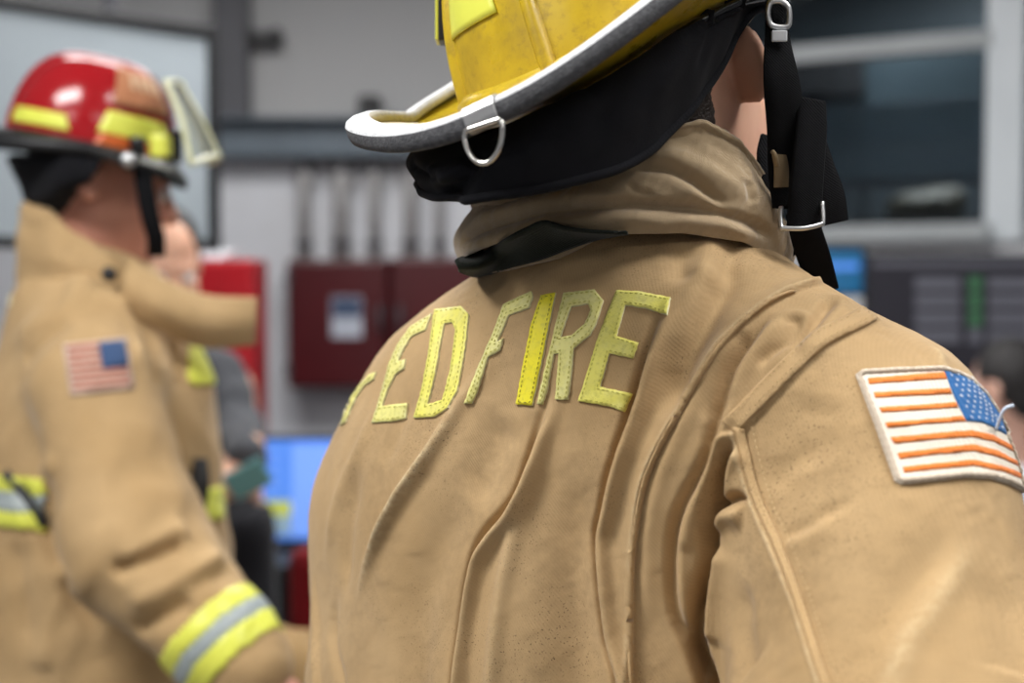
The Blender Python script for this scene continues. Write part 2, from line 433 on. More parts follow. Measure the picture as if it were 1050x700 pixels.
M['scr_light'] = screen('screen_light_blue', (.16, .30, .78), 1.0)
M['scr_olive'] = screen('screen_olive', (.42, .46, .08), .8)
M['scr_grey'] = screen('screen_grey', (.22, .32, .40), .8)
M['scr_dark'] = screen('screen_charcoal', (.018, .017, .022), .6)
M['scr_row'] = screen('screen_row_grey', (.075, .075, .09), .7)
M['scr_green'] = screen('screen_green', (.03, .085, .042), .8)
M['scr_cyan'] = screen('screen_cyan_blue', (.012, .075, .16), 1.0)
M['lamp'] = mat('lamp_diffuser', (.9, .9, .9), .5, emit=((1, .97, .93), 6.))

# ------------------------------------------------------------------ pieces that hug a cloth surface
from mathutils.geometry import delaunay_2d_cdt
def resample(poly, step, closed=True, jit=0.):
    out = []; n = len(poly)
    for i in range(n if closed else n-1):
        a = np.array(poly[i], float); b = np.array(poly[(i+1) % n], float); k = max(1, int(np.linalg.norm(b-a)/step))
        for j in range(k): out.append(a+(b-a)*j/k+(np.random.uniform(-jit, jit, 2) if j and jit else 0))
    if not closed: out.append(np.array(poly[-1], float))
    return out
def on_cloth(bvh, px, py, off, dep=.9):
    q, n = cast(bvh, px, py)
    if q is None:
        l, nn, i, d = bvh.find_nearest(V(P(px, py, dep))); q = np.array(l); n = np.array(nn)
    if n@(CAM-q) < 0: n = -n
    return q+n*off
def hug(name, bvh, poly, holes, off, mats, parent, step=3.5, jit=0., dep=.9, sink=.002, smooth=True):
    """a piece of cloth of outline poly, laid on the coat and given a thickness; mats[1] colours its edge"""
    loops = [resample(poly, step, True, jit)]+[resample(h, step, True, jit) for h in holes]
    pts = []; ed = []
    for L in loops:
        s = len(pts); pts += [Vector(p) for p in L]; ed += [(s+i, s+(i+1) % len(L)) for i in range(len(L))]
    A = np.array(poly); lo, hi = A.min(0), A.max(0)
    for x in np.arange(lo[0]+step, hi[0], step):
        for y in np.arange(lo[1]+step, hi[1], step):
            if min((p.x-x)**2+(p.y-y)**2 for p in pts[:sum(map(len, loops))]) > (.6*step)**2: pts.append(Vector((x, y)))
    ov, oe, of, *_ = delaunay_2d_cdt(pts, ed, [], 0, 1e-4)
    def within(x, y):
        c = False
        for L in loops:
            for i in range(len(L)):
                x1, y1 = L[i-1]; x2, y2 = L[i]
                if (y1 > y) != (y2 > y) and x < (x2-x1)*(y-y1)/(y2-y1)+x1: c = not c
        return c
    of = [f for f in of if within(sum(ov[i].x for i in f)/3, sum(ov[i].y for i in f)/3)]
    use = sorted({i for f in of for i in f}); re_ = {k: i for i, k in enumerate(use)}; ov = [ov[i] for i in use]; of = [[re_[i] for i in f] for f in of]
    top = np.array([on_cloth(bvh, v.x, v.y, off, dep) for v in ov]); bot = np.array([on_cloth(bvh, v.x, v.y, -sink, dep) for v in ov])
    cnt = {}
    for f in of:
        for i in range(len(f)):
            e = (f[i], f[(i+1) % len(f)]); cnt[e] = cnt.get(e, 0)+1
    n = len(ov); F = [tuple(f) for f in of]; nf = len(F)
    for (a, b) in cnt:
        if (b, a) not in cnt: F.append((b, a, a+n, b+n))
    o = from_np(name, np.vstack([top, bot]), F, mats, parent, smooth)
    if len(o.data.materials) > 1:
        for i, p in enumerate(o.data.polygons): p.material_index = 0 if i < nf else 1
    for i, p in enumerate(o.data.polygons): p.use_smooth = i < nf
    return o
def inset(poly, d):
    n = len(poly); A = [np.array(p, float) for p in poly]; ar = sum(A[i][0]*A[(i+1) % n][1]-A[(i+1) % n][0]*A[i][1] for i in range(n)); out = []
    for i in range(n):
        a, b, c = A[i-1], A[i], A[(i+1) % n]
        n1 = np.array([-(b-a)[1], (b-a)[0]]); n1 /= max(np.linalg.norm(n1), 1e-6); n2 = np.array([-(c-b)[1], (c-b)[0]]); n2 /= max(np.linalg.norm(n2), 1e-6)
        m = n1+n2; m /= max(np.linalg.norm(m), .5); out.append(b+m*d*(1 if ar > 0 else -1)/max(.55, float(m@n1)))
    return out
def stitches(name, bvh, lines, off, mt, parent, on=4.5, gap=2.8, w=.45, closed=False, dep=.9):
    bm = bmesh.new()
    for L in lines:
        R = resample(L, 1., closed); per = int(on+gap); R = R+[R[0]] if closed else R
        for s in range(0, len(R)-int(on), per):
            q = [on_cloth(bvh, *R[min(len(R)-1, s+int(t))], off, dep) for t in (0, on/2, on)]
            c = V(q[1]); t = V(q[2]-q[0]); ln = t.length
            if ln > .012 or ln < 1e-5: continue
            t.normalize(); nv = (V(CAM)-c).normalized(); s_ = t.cross(nv).normalized()*w*.001; h = nv*.0004
            a, b = V(q[0]), V(q[2])
            vs = [bm.verts.new(x) for x in (a+s_*.4, a-s_*.4, c-s_+h, c+s_+h, b+s_*.4, b-s_*.4)]
            bm.faces.new((vs[0], vs[1], vs[2], vs[3])); bm.faces.new((vs[3], vs[2], vs[5], vs[4]))
    return tag(from_bm(name, bm, mt, parent), kind='stuff')
def bridge_grid(rows, closed_u=False):
    """rows: (R, C, 3) -> verts, quads"""
    R, C = rows.shape[:2]; f = []
    for i in range(R-1):
        for j in range(C if closed_u else C-1): f.append((i*C+j, i*C+(j+1) % C, (i+1)*C+(j+1) % C, (i+1)*C+j))
    return rows.reshape(-1, 3), np.array(f)
def sheet(name, rows, thick, mt, parent, closed_u=False):
    """a cloth or plate surface with a real thickness"""
    v, f = bridge_grid(rows, closed_u); o = from_np(name, v, f, mt, parent)
    s = o.modifiers.new('solid', 'SOLIDIFY'); s.thickness = thick; s.offset = 0; return o
def spline2(P_, nu, nv):
    """control net (R, C, 3) -> (nv, nu, 3)"""
    P_ = np.asarray(P_, float); a = np.stack([smooth_path(r, nu) for r in P_]); return np.stack([smooth_path(a[:, j], nv) for j in range(nu)], 1)

# ------------------------------------------------------------------ people: one continuous body each
def rot_frame(yaw, pitch=0, roll=0):
    """rows: right, forward, up; roll > 0 tips the head to its left"""
    f = np.array([math.cos(yaw)*math.cos(pitch), math.sin(yaw)*math.cos(pitch), math.sin(pitch)]); r = np.array([math.sin(yaw), -math.cos(yaw), 0]); u = np.cross(r, f)
    c, s = math.cos(roll), math.sin(roll); return np.stack([r*c+u*s, f, u*c-r*s])
def local(fn, p, C, rad):
    """evaluate fn only where p lies within rad of C"""
    m = ((p-np.asarray(C))**2).sum(-1) < rad*rad; o = np.full(p.shape[:-1], 1.0)
    if m.any(): o[m] = fn(p[m])
    return o
def head_sdf(p, C, R, ear_out=.3, ear=(.086, -.017, .002), es=(.0075, .022, .034)): return local(lambda q: head_full(q, C, R, ear_out, np.array(ear), np.array(es)), p, C, .24)
def hand_sdf(p, W, d, n, side=1, curl=.4, thumb_in=.3): return local(lambda q: hand_full(q, W, d, n, side, curl, thumb_in), p, W, .26)
def head_full(p, C, R, ear_out, ear, es):
    q = (p-C)@R.T
    d = ell(q, (0, -.008, .04), (.075, .096, .098))
    d = smin(d, ell(q, (0, .028, -.03), (.062, .066, .085)), .03)
    d = smin(d, ell(q, (0, .066, -.088), (.030, .026, .026)), .03)
    ax = np.abs(q[..., 0]); m = np.stack([ax, q[..., 1], q[..., 2]], -1)
    d = smin(d, caps(m, (.012, .084, .024), (.042, .074, .022), .012, .010), .015)
    d = smin(d, ell(m, (.040, .072, -.025), (.022, .018, .018)), .02)
    d = smax(d, -ell(m, (.032, .101, .004), (.017, .016, .011)), .008)
    d = smin(d, ell(m, (.031, .082, .003), (.013, .012, .012)), .003)
    d = smin(d, caps(q, (0, .090, .012), (0, .108, -.026), .008, .013), .010)
    d = smin(d, ell(m, (.012, .094, -.031), (.009, .010, .008)), .006)
    d = smin(d, ell(q, (0, .090, -.053), (.024, .011, .007)), .005)
    d = smin(d, ell(q, (0, .088, -.064), (.020, .011, .007)), .005)
    d = smax(d, -ell(q, (0, .103, -.0585), (.024, .012, .0018)), .003)
    c, s = math.cos(ear_out), math.sin(ear_out); E = np.array([[c, s, 0], [-s, c, .12], [0, -.12, 1]])
    e = ell(m, ear, es, E)
    e = smax(e, -ell(m, ear+[.006, .009, .004], es*[.9, .5, .53], E), .006)
    return smin(d, e, .0045)
def hand_full(p, W, d, n, side, curl, thumb_in):
    """W wrist, d towards the fingers, n out of the back of the hand, side = which way the thumb lies along cross(d, n)"""
    d = np.asarray(d, float)/np.linalg.norm(d); n = np.asarray(n, float); n = n-d*(n@d); n /= np.linalg.norm(n); s = np.cross(d, n)*side
    R = np.stack([s, d, n]); q = (p-W)@R.T
    o = ell(q, (0, .052, 0), (.042, .058, .017)); o = smin(o, caps(q, (0, -.03, 0), (0, .02, 0), .026, .027), .02)
    for x, L, a in ((.030, .072, .06), (.010, .080, .0), (-.010, .075, -.05), (-.029, .058, -.13)):
        b = np.array([x, .092 if abs(x) < .02 else .086, 0]); t = 0.
        for k, fr in enumerate((.45, .32, .23)):
            t += curl*(.8 if k == 0 else 1.1); e = b+L*fr*np.array([math.sin(a), math.cos(t)*math.cos(a), -math.sin(t)])
            o = smin(o, caps(q, b, e, .0092-.0008*k, .0086-.0008*k), .004); b = e
    b = np.array([.030, .025, -.004])
    for L, v in ((.040, (.75, .6, -.2)), (.032, (.45, .85, -.3-thumb_in)), (.026, (.2, .9, -.4-thumb_in))):
        v = np.array(v)/np.linalg.norm(v); e = b+L*v; o = smin(o, caps(q, b, e, .0125, .0105), .006); b = e
    return o
def limb(p, J, rs, k=.02):
    d = None
    for i in range(len(J)-1):
        c = caps(p, J[i], J[i+1], rs[i], rs[i+1]); d = c if d is None else smin(d, c, k)
    return d
def torso_sdf(p, N, H, eR_, eF_, a, b):
    """trunk from neck base N to hips H"""
    ax = (N-H); L = np.linalg.norm(ax); u = ax/L; w = p-H; t = (w@u)/L; q = w-(w@u)[..., None]*u
    aa = a*(.92+.10*np.clip(t, 0, 1)-.55*np.clip((t-.72)/.3, 0, 1)**2); bb = b*(1.-.10*np.abs(t-.6)-.35*np.clip((t-.75)/.3, 0, 1)**2)
    k = np.sqrt(((q@eR_)/aa)**2+((q@eF_)/bb)**2); d = (k-1)*np.minimum(aa, bb)*.9
    return smax(smax(d, (t-1.0)*L, .06), (-.10-t)*L, .06)
def body_mesh(name, sdf, lo, hi, fine, mats, parent, coarse=.022):
    X = grid_axis(lo[0], hi[0], coarse, fine[0]); Y = grid_axis(lo[1], hi[1], coarse, fine[1]); Z = grid_axis(lo[2], hi[2], coarse, fine[2])
    v, f = nets(sdf, X, Y, Z, 1); return from_np(name, v, f, mats, parent)

# ------------------------------------------------------------------ foreground firefighter
A1 = math.radians(45)
eF = np.array([math.cos(A1), math.sin(A1), 0]); eR = np.array([math.sin(A1), -math.cos(A1), 0])
T1 = np.array([.065, 1.075, 0])
N1 = P(655, 250, 1.03); SR = P(880, 479, .905); SL = P(462, 535, 1.2); ER = P(945, 800, .80); EL = P(415, 860, 1.22)
WR = ER+np.array([.05, .16, -.17])
def coat_sdf(p):
    q = p-T1; r = q@eR; f = q@eF; z = p[:, 2]
    t = np.clip((1.42-z)/.5, 0, 1)
    a = .258+.035*t; b = .150+.03*t
    top = np.clip((z-1.30)/.20, 0, 1.3); a = a-.11*top**2; b = b-.045*top**2
    k = np.sqrt((r/a)**2+(f/b)**2); d = (k-1)*np.minimum(a, b)*.9
    d = smax(d, z-1.50, .08); d = smax(d, .80-z, .02)
    sh = caps(p, N1+[0, 0, -.06], SR, .085, .083); sl = caps(p, N1+[0, 0, -.06], SL, .085, .085)
    d = smin(d, smin(sh, sl, .05), .07)
    d = smin(d, limb(p, [SL, EL, EL+eF*.2+[0, 0, -.08]], [.085, .085, .06]), .05)
    arm = limb(p, [SR, ER, WR], [.087, .102, .062], .03)
    return smin(d, arm, .02)
firefighter = empty('person', (T1[0], T1[1], 0), 'firefighter seen from behind in a tan coat lettered in lime, biggest figure in front', 'person')

def wobble(v, amp, wl, seed):
    """cloth is never flat: a few warped waves"""
    g = np.random.RandomState(seed); o = np.zeros(len(v)); w = v.copy()
    for i in range(7):
        k = g.normal(size=3); k /= np.linalg.norm(k); f = 2*PI/(wl*g.uniform(.6, 1.6)); s = np.sin(w@k*f+g.uniform(0, 6)); o += s*amp/3*g.uniform(.5, 1.2); w = w+.18*wl*s[:, None]*g.normal(size=3)*.3
    return o
X = grid_axis(-.35, .5, .014, (-.25, .46, .0055)); Y = grid_axis(.62, 1.55, .014, (.68, 1.28, .0055)); Z = grid_axis(.76, 1.60, .016, (1.09, 1.56, .0055))
v, f = nets(coat_sdf, X, Y, Z)
n = normals(v, f); c = v[f].mean(1); fn = n[f].mean(1); see = ((fn*(CAM-c)).sum(1) > -.05) & (c[:, 2] > 1.10)
v, f = subdiv(v, f, see)
n = normals(v, f); c = v[f].mean(1); fn = n[f].mean(1); see = ((fn*(CAM-c)).sum(1) > 0) & (c[:, 2] > 1.12) & (c[:, 0] > -.24)
v, f = subdiv(v, f, see)
n = normals(v, f); base_bvh = bvh_of(v, f)
def rv(L): return L[::-1]
def cr(L, s, ox, oy): return [(ox+x/s, oy+y/s) for x, y in L]
B4 = lambda L: cr(L, 1.556, 600, 250)
B3 = lambda L: cr(L, 2.333, 300, 400)
B5 = lambda L: cr(L, 2.334, 700, 400)
B8 = lambda L: cr(L, 3.183, 660, 260)
ST = [
 # --- seams
 dict(p=B4([(425, 62), (360, 66), (290, 95), (215, 165), (150, 270), (100, 370), (80, 470), (74, 560), (75, 690), (84, 820)]), w=4, a=4.6, k='step', e=(.05, 0), wear_highlight=.25),
 dict(p=B4([(425, 62), (360, 66), (290, 95), (215, 165), (150, 270), (100, 370), (80, 470), (74, 560), (75, 690), (84, 820)]), w=1.6, a=1.3, k='ridge', e=(.05, 0), wear_highlight=.5),
 dict(p=B8([(890, 195), (820, 190), (720, 240), (600, 300), (500, 390), (420, 470), (340, 550), (300, 590)]), w=4.5, a=3.0, k='step', e=(.05, .05), wear_highlight=.25),
 dict(p=B4([(238, 296), (265, 400), (300, 480), (330, 560), (375, 700), (420, 820)]), w=7, a=4.5, k='step', e=(.02, 0)),
 dict(p=B4([(238, 296), (265, 400), (300, 480), (330, 560), (375, 700), (420, 820)]), w=1.5, a=1.2, k='ridge', e=(.02, 0), wear_highlight=.5),
 dict(p=B8([(680, 92), (720, 120), (760, 160), (800, 185)]), w=2.2, a=-3, k='ridge'),
 dict(p=B8([(890, 195), (940, 225), (960, 260)]), w=3, a=1.5, k='ridge'),
 # --- armpit
 dict(p=B4([(240, 306), (215, 370), (202, 440), (196, 510), (182, 580), (180, 640), (196, 700), (220, 780)]), w=4.6, a=-26, k='ridge', e=(.12, .1)),
 dict(p=B4([(255, 330), (222, 375), (203, 425)]), w=5, a=5, k='ridge'),
 dict(p=B4([(203, 428), (222, 415), (245, 405), (272, 412)]), w=3.0, a=-10, k='ridge', e=(.1, .4)),
 dict(p=B4([(208, 450), (228, 435), (262, 436)]), w=6, a=7, k='ridge'),
 dict(p=B4([(215, 480), (205, 560), (200, 640)]), w=9, a=6, k='ridge'),
 dict(p=B4([(270, 540), (250, 600), (260, 690)]), w=14, a=-6, k='ridge', e=(.3, .1)),
 # --- pleats beside the welt seam
 dict(p=B4([(300, 105), (235, 190), (215, 260), (190, 350), (150, 430), (138, 500), (145, 590), (190, 690), (225, 810)]), w=4, a=-9, k='ridge', e=(.1, 0)),
 dict(p=rv(B4([(322, 105), (255, 195), (232, 265), (208, 350), (172, 430), (158, 500), (165, 590), (205, 680)])), w=7, a=5.5, k='ridge', e=(.1, .1)),
 dict(p=B4([(270, 120), (200, 200), (150, 310), (115, 400), (100, 500), (105, 620)]), w=6, a=3, k='ridge'),
 dict(p=B4([(160, 470), (168, 560), (160, 640)]), w=6, a=-3, k='ridge'),
 dict(p=B8([(640, 125), (560, 230), (500, 310), (470, 360)]), w=4.5, a=-7, k='ridge', e=(.25, .3)),
 dict(p=B8([(665, 120), (590, 230), (540, 300), (500, 350)]), w=7, a=3.5, k='ridge'),
 dict(p=B8([(430, 230), (500, 225), (480, 280), (410, 330), (365, 380)]), w=4, a=-3.2, k='ridge', e=(.3, .2)),
 dict(p=B8([(380, 215), (470, 200), (530, 215), (510, 270), (440, 340), (390, 400)]), w=5, a=2, k='ridge', e=(.3, .2)),
 dict(p=B8([(330, 240), (300, 330), (250, 430), (215, 560)]), w=5, a=-3, k='ridge'),
 # --- upper back
 dict(p=B8([(330, 20), (250, 125), (205, 215), (150, 330), (105, 450), (80, 560)]), w=9, a=-9, k='ridge', e=(.3, .2)),
 dict(p=rv(B8([(270, 20), (180, 130), (110, 260), (60, 400)])), w=12, a=4, k='ridge', e=(.3, .3)),
 dict(p=[(703, 250), (699, 275), (705, 296)], w=9, a=-4, k='ridge', e=(.3, .3)),
 dict(p=[(757, 243), (750, 265), (738, 290)], w=7, a=-4, k='ridge', e=(.3, .3)),
 dict(p=[(730, 240), (722, 270), (716, 300)], w=9, a=3.5, k='ridge', e=(.3, .3)),
 dict(p=[(570, 268), (610, 300), (640, 330)], w=14, a=-2.5, k='ridge', e=(.3, .3)),
 # --- the big fold over the end of the last letter, down the middle of the back
 dict(p=rv([(690, 300), (677, 330), (664, 368), (650, 420), (632, 477), (617, 524), (609, 552), (612, 593), (621, 657), (636, 700), (650, 780)]), w=10, a=11, k='fold', e=(.05, .2)),
 dict(p=rv([(668, 400), (640, 490), (628, 560), (632, 640), (645, 700), (660, 780)]), w=14, a=4, k='ridge', e=(.05, .2)),
 dict(p=[(612, 460), (592, 530), (583, 600), (588, 690), (586, 790)], w=22, a=-13, k='ridge', e=(.3, .1)),
 # --- ridges across the lower back
 dict(p=[(500, 360), (484, 394), (466, 428), (439, 473), (410, 516), (385, 563), (362, 625)], w=6, a=9.5, k='ridge', e=(.45, .4), wear_highlight=.85),  # bright ridge: its highlight is painted in together with the worn colour
 dict(p=[(519, 330), (499, 380), (478, 412), (462, 440)], w=7, a=2.2, k='ridge', e=(.3, .3)),
 dict(p=rv([(575, 385), (557, 430), (542, 478), (527, 516), (501, 546), (485, 571), (476, 614), (471, 657), (468, 700), (466, 780)]), w=9, a=9, k='fold', e=(.05, .25), wear_highlight=.25),
 dict(p=rv([(572, 400), (560, 440), (548, 490), (536, 520), (523, 571), (514, 623), (506, 700), (500, 780)]), w=7, a=5, k='ridge', e=(.05, .4), wear_highlight=.15),
 dict(p=[(480, 470), (455, 540), (430, 610), (425, 690), (424, 790)], w=20, a=-8, k='ridge', e=(.3, .1)),
 dict(p=[(520, 420), (500, 470), (478, 520)], w=16, a=-6, k='ridge', e=(.3, .3)),
 dict(p=[(395, 395), (370, 460), (345, 520), (330, 590)], w=9, a=3.5, k='ridge', e=(.3, .3)),
 dict(p=[(372, 470), (356, 540), (352, 620)], w=12, a=-5, k='ridge', e=(.3, .3)),
 dict(p=[(318, 575), (322, 630), (328, 700), (332, 780)], w=6, a=5, k='ridge', e=(.3, .1)),
 dict(p=[(345, 600), (340, 650), (350, 700), (360, 780)], w=8, a=-4, k='ridge', e=(.3, .1)),
 dict(p=[(425, 395), (408, 440), (392, 480)], w=10, a=-3.5, k='ridge', e=(.3, .3)),
 # --- sleeve
 dict(p=B5([(715, 335), (620, 480), (540, 590), (500, 690), (470, 830)]), w=9, a=4, k='ridge', e=(.3, 0), wear_highlight=.3),
 dict(p=B5([(660, 330), (560, 470), (470, 590), (440, 700)]), w=16, a=-4, k='ridge', e=(.3, 0)),
 dict(p=B5([(235, 352), (300, 325), (355, 290), (440, 255)]), w=5, a=-2.2, k='ridge', e=(.1, .4)),
 dict(p=B5([(240, 380), (310, 350), (380, 310)]), w=8, a=2, k='ridge', e=(.2, .4)),
 dict(p=B5([(330, 120), (250, 180), (200, 250)]), w=9, a=-2.2, k='ridge', e=(.3, .3)),
 dict(p=[(958, 348), (966, 372), (975, 392)], w=5, a=2, k='ridge', e=(.3, .4), wear_highlight=.4),
 dict(p=[(840, 400), (830, 440), (845, 480)], w=16, a=-3, k='ridge', e=(.3, .3)),
 dict(p=B5([(740, 430), (790, 560), (800, 690)]), w=16, a=-3.5, k='ridge', e=(.3, .1)),
]
off, wear_highlight = sculpt(v, n, base_bvh, ST)
vis = np.clip((n*(CAM-v)).sum(1)*6+.3, 0, 1)
off = off*vis+wobble(v, .0020, .11, 3)+wobble(v, .00025, .022, 5)
v = v+n*off[:, None]
# worn ridges with painted-in highlights, and sooty patches, kept as attributes of the mesh
gr = np.clip(wobble(v, 1, .12, 11)*.5+.12, 0, 1)*.55
for (px, py, rad, amt) in ((800, 600, .05, .45), (745, 430, .04, .4), (860, 470, .03, .35), (500, 480, .05, .35), (370, 470, .03, .3), (590, 600, .05, .4), (700, 330, .04, .25), (830, 370, .03, .35), (790, 640, .03, .35)):
    q = cast(base_bvh, px, py)[0]
    if q is not None: gr = np.maximum(gr, amt*np.exp(-((v-q)**2).sum(1)/rad**2))
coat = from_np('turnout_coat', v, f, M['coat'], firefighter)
for nm, arr in (('wear_highlight', wear_highlight), ('grime', gr)):
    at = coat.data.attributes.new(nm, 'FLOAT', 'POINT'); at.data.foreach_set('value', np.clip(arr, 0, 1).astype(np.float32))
CB = bvh_of(v, f)

# --- lettering on the back (traced where it lies on the cloth)
L1 = lambda L: cr(L, 2.8, 340, 200)
LET = [
 ('lime_pale', [(28, 664), (40, 622), (58, 584), (84, 546), (112, 516), (132, 508), (124, 530), (98, 548), (74, 582), (56, 622), (44, 652)], []),
 ('lime_pale', [(118, 655), (148, 562), (168, 486), (193, 430), (229, 380), (290, 343), (272, 390), (233, 408), (206, 452), (196, 478), (216, 472), (211, 500), (186, 517), (164, 562), (150, 606), (222, 597), (218, 641), (178, 650)], []),
 ('lime', [(239, 641), (262, 560), (284, 440), (298, 331), (375, 321), (398, 345), (388, 440), (366, 560), (338, 612), (300, 636)], [[(280, 602), (300, 520), (318, 420), (328, 370), (350, 367), (359, 388), (345, 500), (322, 588)]]),
 ('lime_pale', [(381, 597), (430, 482), (465, 402), (497, 316), (577, 278), (581, 292), (570, 325), (512, 346), (490, 398), (479, 421), (496, 412), (486, 446), (452, 466), (423, 560), (406, 598)], []),
 ('lime_bright', [(532, 601), (550, 500), (576, 372), (604, 290), (646, 282), (628, 370), (602, 500), (579, 604)], []),
 ('lime_pale', [(592, 599), (624, 462), (640, 398), (668, 283), (757, 273), (782, 303), (762, 370), (745, 402), (698, 440), (691, 520), (681, 587), (645, 588), (650, 520), (655, 455), (641, 457), (622, 560), (609, 600)], [[(660, 408), (676, 360), (690, 322), (738, 314), (745, 332), (728, 372), (692, 403)]]),
 ('lime', [(710, 591), (736, 510), (760, 430), (792, 345), (820, 275), (890, 280), (975, 297), (965, 346), (900, 326), (845, 318), (820, 405), (882, 425), (866, 470), (800, 455), (774, 550), (862, 570), (840, 622), (800, 606)], []),
]
for mt, poly, holes in LET:
    poly = L1(poly); holes = [L1(h) for h in holes]
    o = hug('letter', CB, poly, holes, .0016, [M[mt], M['fray']], coat, 3., .35, 1.175 if len(poly) == 11 and mt == 'lime_pale' else .95)
    if len(poly) > 8 or mt == 'lime_bright':
        stitches('letter_stitching', CB, [inset(poly, 2.6)]+[inset(h, -2.2) for h in holes], .0019, M['thread_dark' if mt == 'lime_bright' else 'thread_olive'], coat, on=3.4, gap=2.2, w=.38, closed=True)
# --- stitching along the seams
S2 = smooth_path(B8([(890, 195), (820, 190), (720, 240), (600, 300), (500, 390), (420, 470), (340, 550), (300, 590)]), 40)
def shift(L, dx, dy): return [(x+dx, y+dy) for x, y in L]
S3 = smooth_path(B4([(238, 296), (265, 400), (300, 480), (330, 560), (375, 700), (420, 820)]), 46); S1 = smooth_path(B4([(360, 66), (290, 95), (215, 165), (150, 270), (100, 370), (80, 470), (74, 560), (75, 690), (84, 820)]), 70)
def seam_strip(name, path, d0, d1, off):
    a = [tuple(q) for q in shift(path, *d0)]; b = [tuple(q) for q in shift(path, *d1)]; o = hug(name, CB, a+b[::-1], [], off, [M['coat']], coat, 3., 0, .9, .001); return o
seam_strip('seam_welt', S1[3:], (-4.2, -1.0), (.4, .3), .0016)
seam_strip('armhole_welt', S2[9:], (-14.5, -13.5), (-.6, -.8), .0011)
seam_strip('gusset_welt', S3, (-.5, 0), (9.5, -1.2), .0017)
stitches('seam_stitching', CB, [shift(S2[9:], -4, -4), shift(S2[9:], -11.5, -11), shift(S3, 7, -1), shift(S3, 19, -2)], .0017, M['thread'], coat, on=3.6, gap=3, w=.35)

# --- shoulder flag patch
F_ = lambda L: cr(L, 4.116, 860, 350)
PB = F_([(72, 145), (100, 124), (250, 116), (440, 109), (500, 128), (560, 158), (620, 218), (680, 308), (720, 390), (758, 490), (781, 572), (781, 640), (720, 607), (640, 582), (530, 577), (400, 592), (262, 606), (236, 592), (150, 350)])
hug('flag_patch', CB, PB, [], .0017, [M['patch_white'], M['patch_border']], coat, 3.2, .1, .86, .003)
edge = [on_cloth(CB, x, y, .0016, .86) for x, y in resample(inset(PB, 3.0), 3)]
bm = bmesh.new(); bm_tube(bm, edge, [.0017*(1+.22*math.sin(i*2.4)) for i in range(len(edge))], 8, True); from_bm('flag_border', bm, M['patch_border'], coat, True)
STR = [[(122, 163), (270, 150), (440, 136), (450, 164), (280, 176), (128, 187)],
 [(145, 222), (300, 212), (460, 203), (470, 228), (310, 235), (152, 245)],
 [(168, 284), (330, 274), (487, 262), (496, 285), (340, 296), (180, 306)],
 [(193, 347), (350, 336), (512, 320), (530, 344), (360, 354), (203, 370)],
 [(215, 410), (400, 392), (550, 379), (640, 399), (728, 449), (734, 470), (640, 426), (550, 409), (400, 420), (232, 437)],
 [(243, 476), (400, 456), (560, 439), (660, 465), (748, 512), (757, 533), (660, 491), (560, 468), (400, 483), (255, 503)],
 [(267, 536), (400, 520), (560, 504), (680, 530), (776, 566), (779, 588), (680, 553), (560, 530), (400, 546), (275, 561)]]
for s in STR: hug('flag_stripe', CB, F_(s), [], .0021, M['patch_orange'], coat, 2.6, .25, .86, .001)
CAN = F_([(438, 134), (500, 136), (562, 166), (622, 228), (668, 306), (697, 398), (640, 365), (590, 347), (530, 342), (480, 240)])
hug('flag_canton', CB, CAN, [], .0023, M['patch_blue'], coat, 2.6, .2, .86, .001)
bm = bmesh.new()
for r_ in range(9):
    for k_ in range(6 if r_ % 2 == 0 else 5):
        u = (k_+(.5 if r_ % 2 == 0 else 1.))/6; w_ = (r_+.5)/9
        a = np.array([445, 140])*(1-w_)+np.array([537, 338])*w_; b = np.array([565, 172])*(1-w_)+np.array([690, 388])*w_
        q = (a+(b-a)*u)+np.array([14*math.sin(u*PI), -16*math.sin(u*PI)]); q = F_([tuple(q)])[0]
        c_ = V(on_cloth(CB, *q, .0027, .86)); x_ = V(on_cloth(CB, q[0]+1, q[1]+.45, .0027, .86))-c_; y_ = V(on_cloth(CB, q[0]+.3, q[1]+1, .0027, .86))-c_
        if x_.length > .004 or y_.length > .004: continue
        vs = [bm.verts.new(c_+(x_*math.sin(j*PI/5)+y_*-math.cos(j*PI/5))*(2.0 if j % 2 == 0 else .8)) for j in range(10)]; bm.faces.new(vs)
tag(from_bm('flag_star', bm, M['star'], coat), kind='stuff')
t0 = on_cloth(CB, 1032, 436, .002, .84)
tube('loose_thread', smooth_path([t0, t0+[.001, -.004, .008], t0+[.003, -.006, .013], t0+[.008, -.006, .015]], 16), .0011, M['star'], coat, 6)

# --- collar: a tall fleece-lined stand collar, crumpled into rolls
CC = P(640, 235, 1.035); CRX, CRY = .1215, .105
def col_z(px_pts, x_of):
    xs = [a for a, _ in px_pts]; ys = [b for _, b in px_pts]; return np.interp(x_of, xs, ys)
NU, NV = 260, 64
ph = np.linspace(0, 2*PI, NU, endpoint=False)
cx = CC[0]+CRX*np.cos(ph); cy = CC[1]+CRY*np.sin(ph)
pxs = 525+FPX*cx/(cy/CP)       # about where each column shows in the picture
near = np.sin(ph) <= 0
bot = col_z([(465, 268), (500, 252), (560, 232), (600, 236), (640, 238), (700, 237), (760, 246), (812, 268)], pxs)
top = col_z([(465, 212), (500, 204), (560, 190), (600, 172), (645, 150), (690, 136), (732, 130), (775, 150), (800, 182), (818, 226)], pxs)
bot = np.where(near, bot, 262); top = np.where(near, top, np.interp(pxs, [465, 600, 812], [216, 215, 246]))
D_ = cy/CP
zb = CAM_H+(350-bot)/FPX*D_+SP*D_; zt = CAM_H+(350-top)/FPX*D_+SP*D_
rows = []
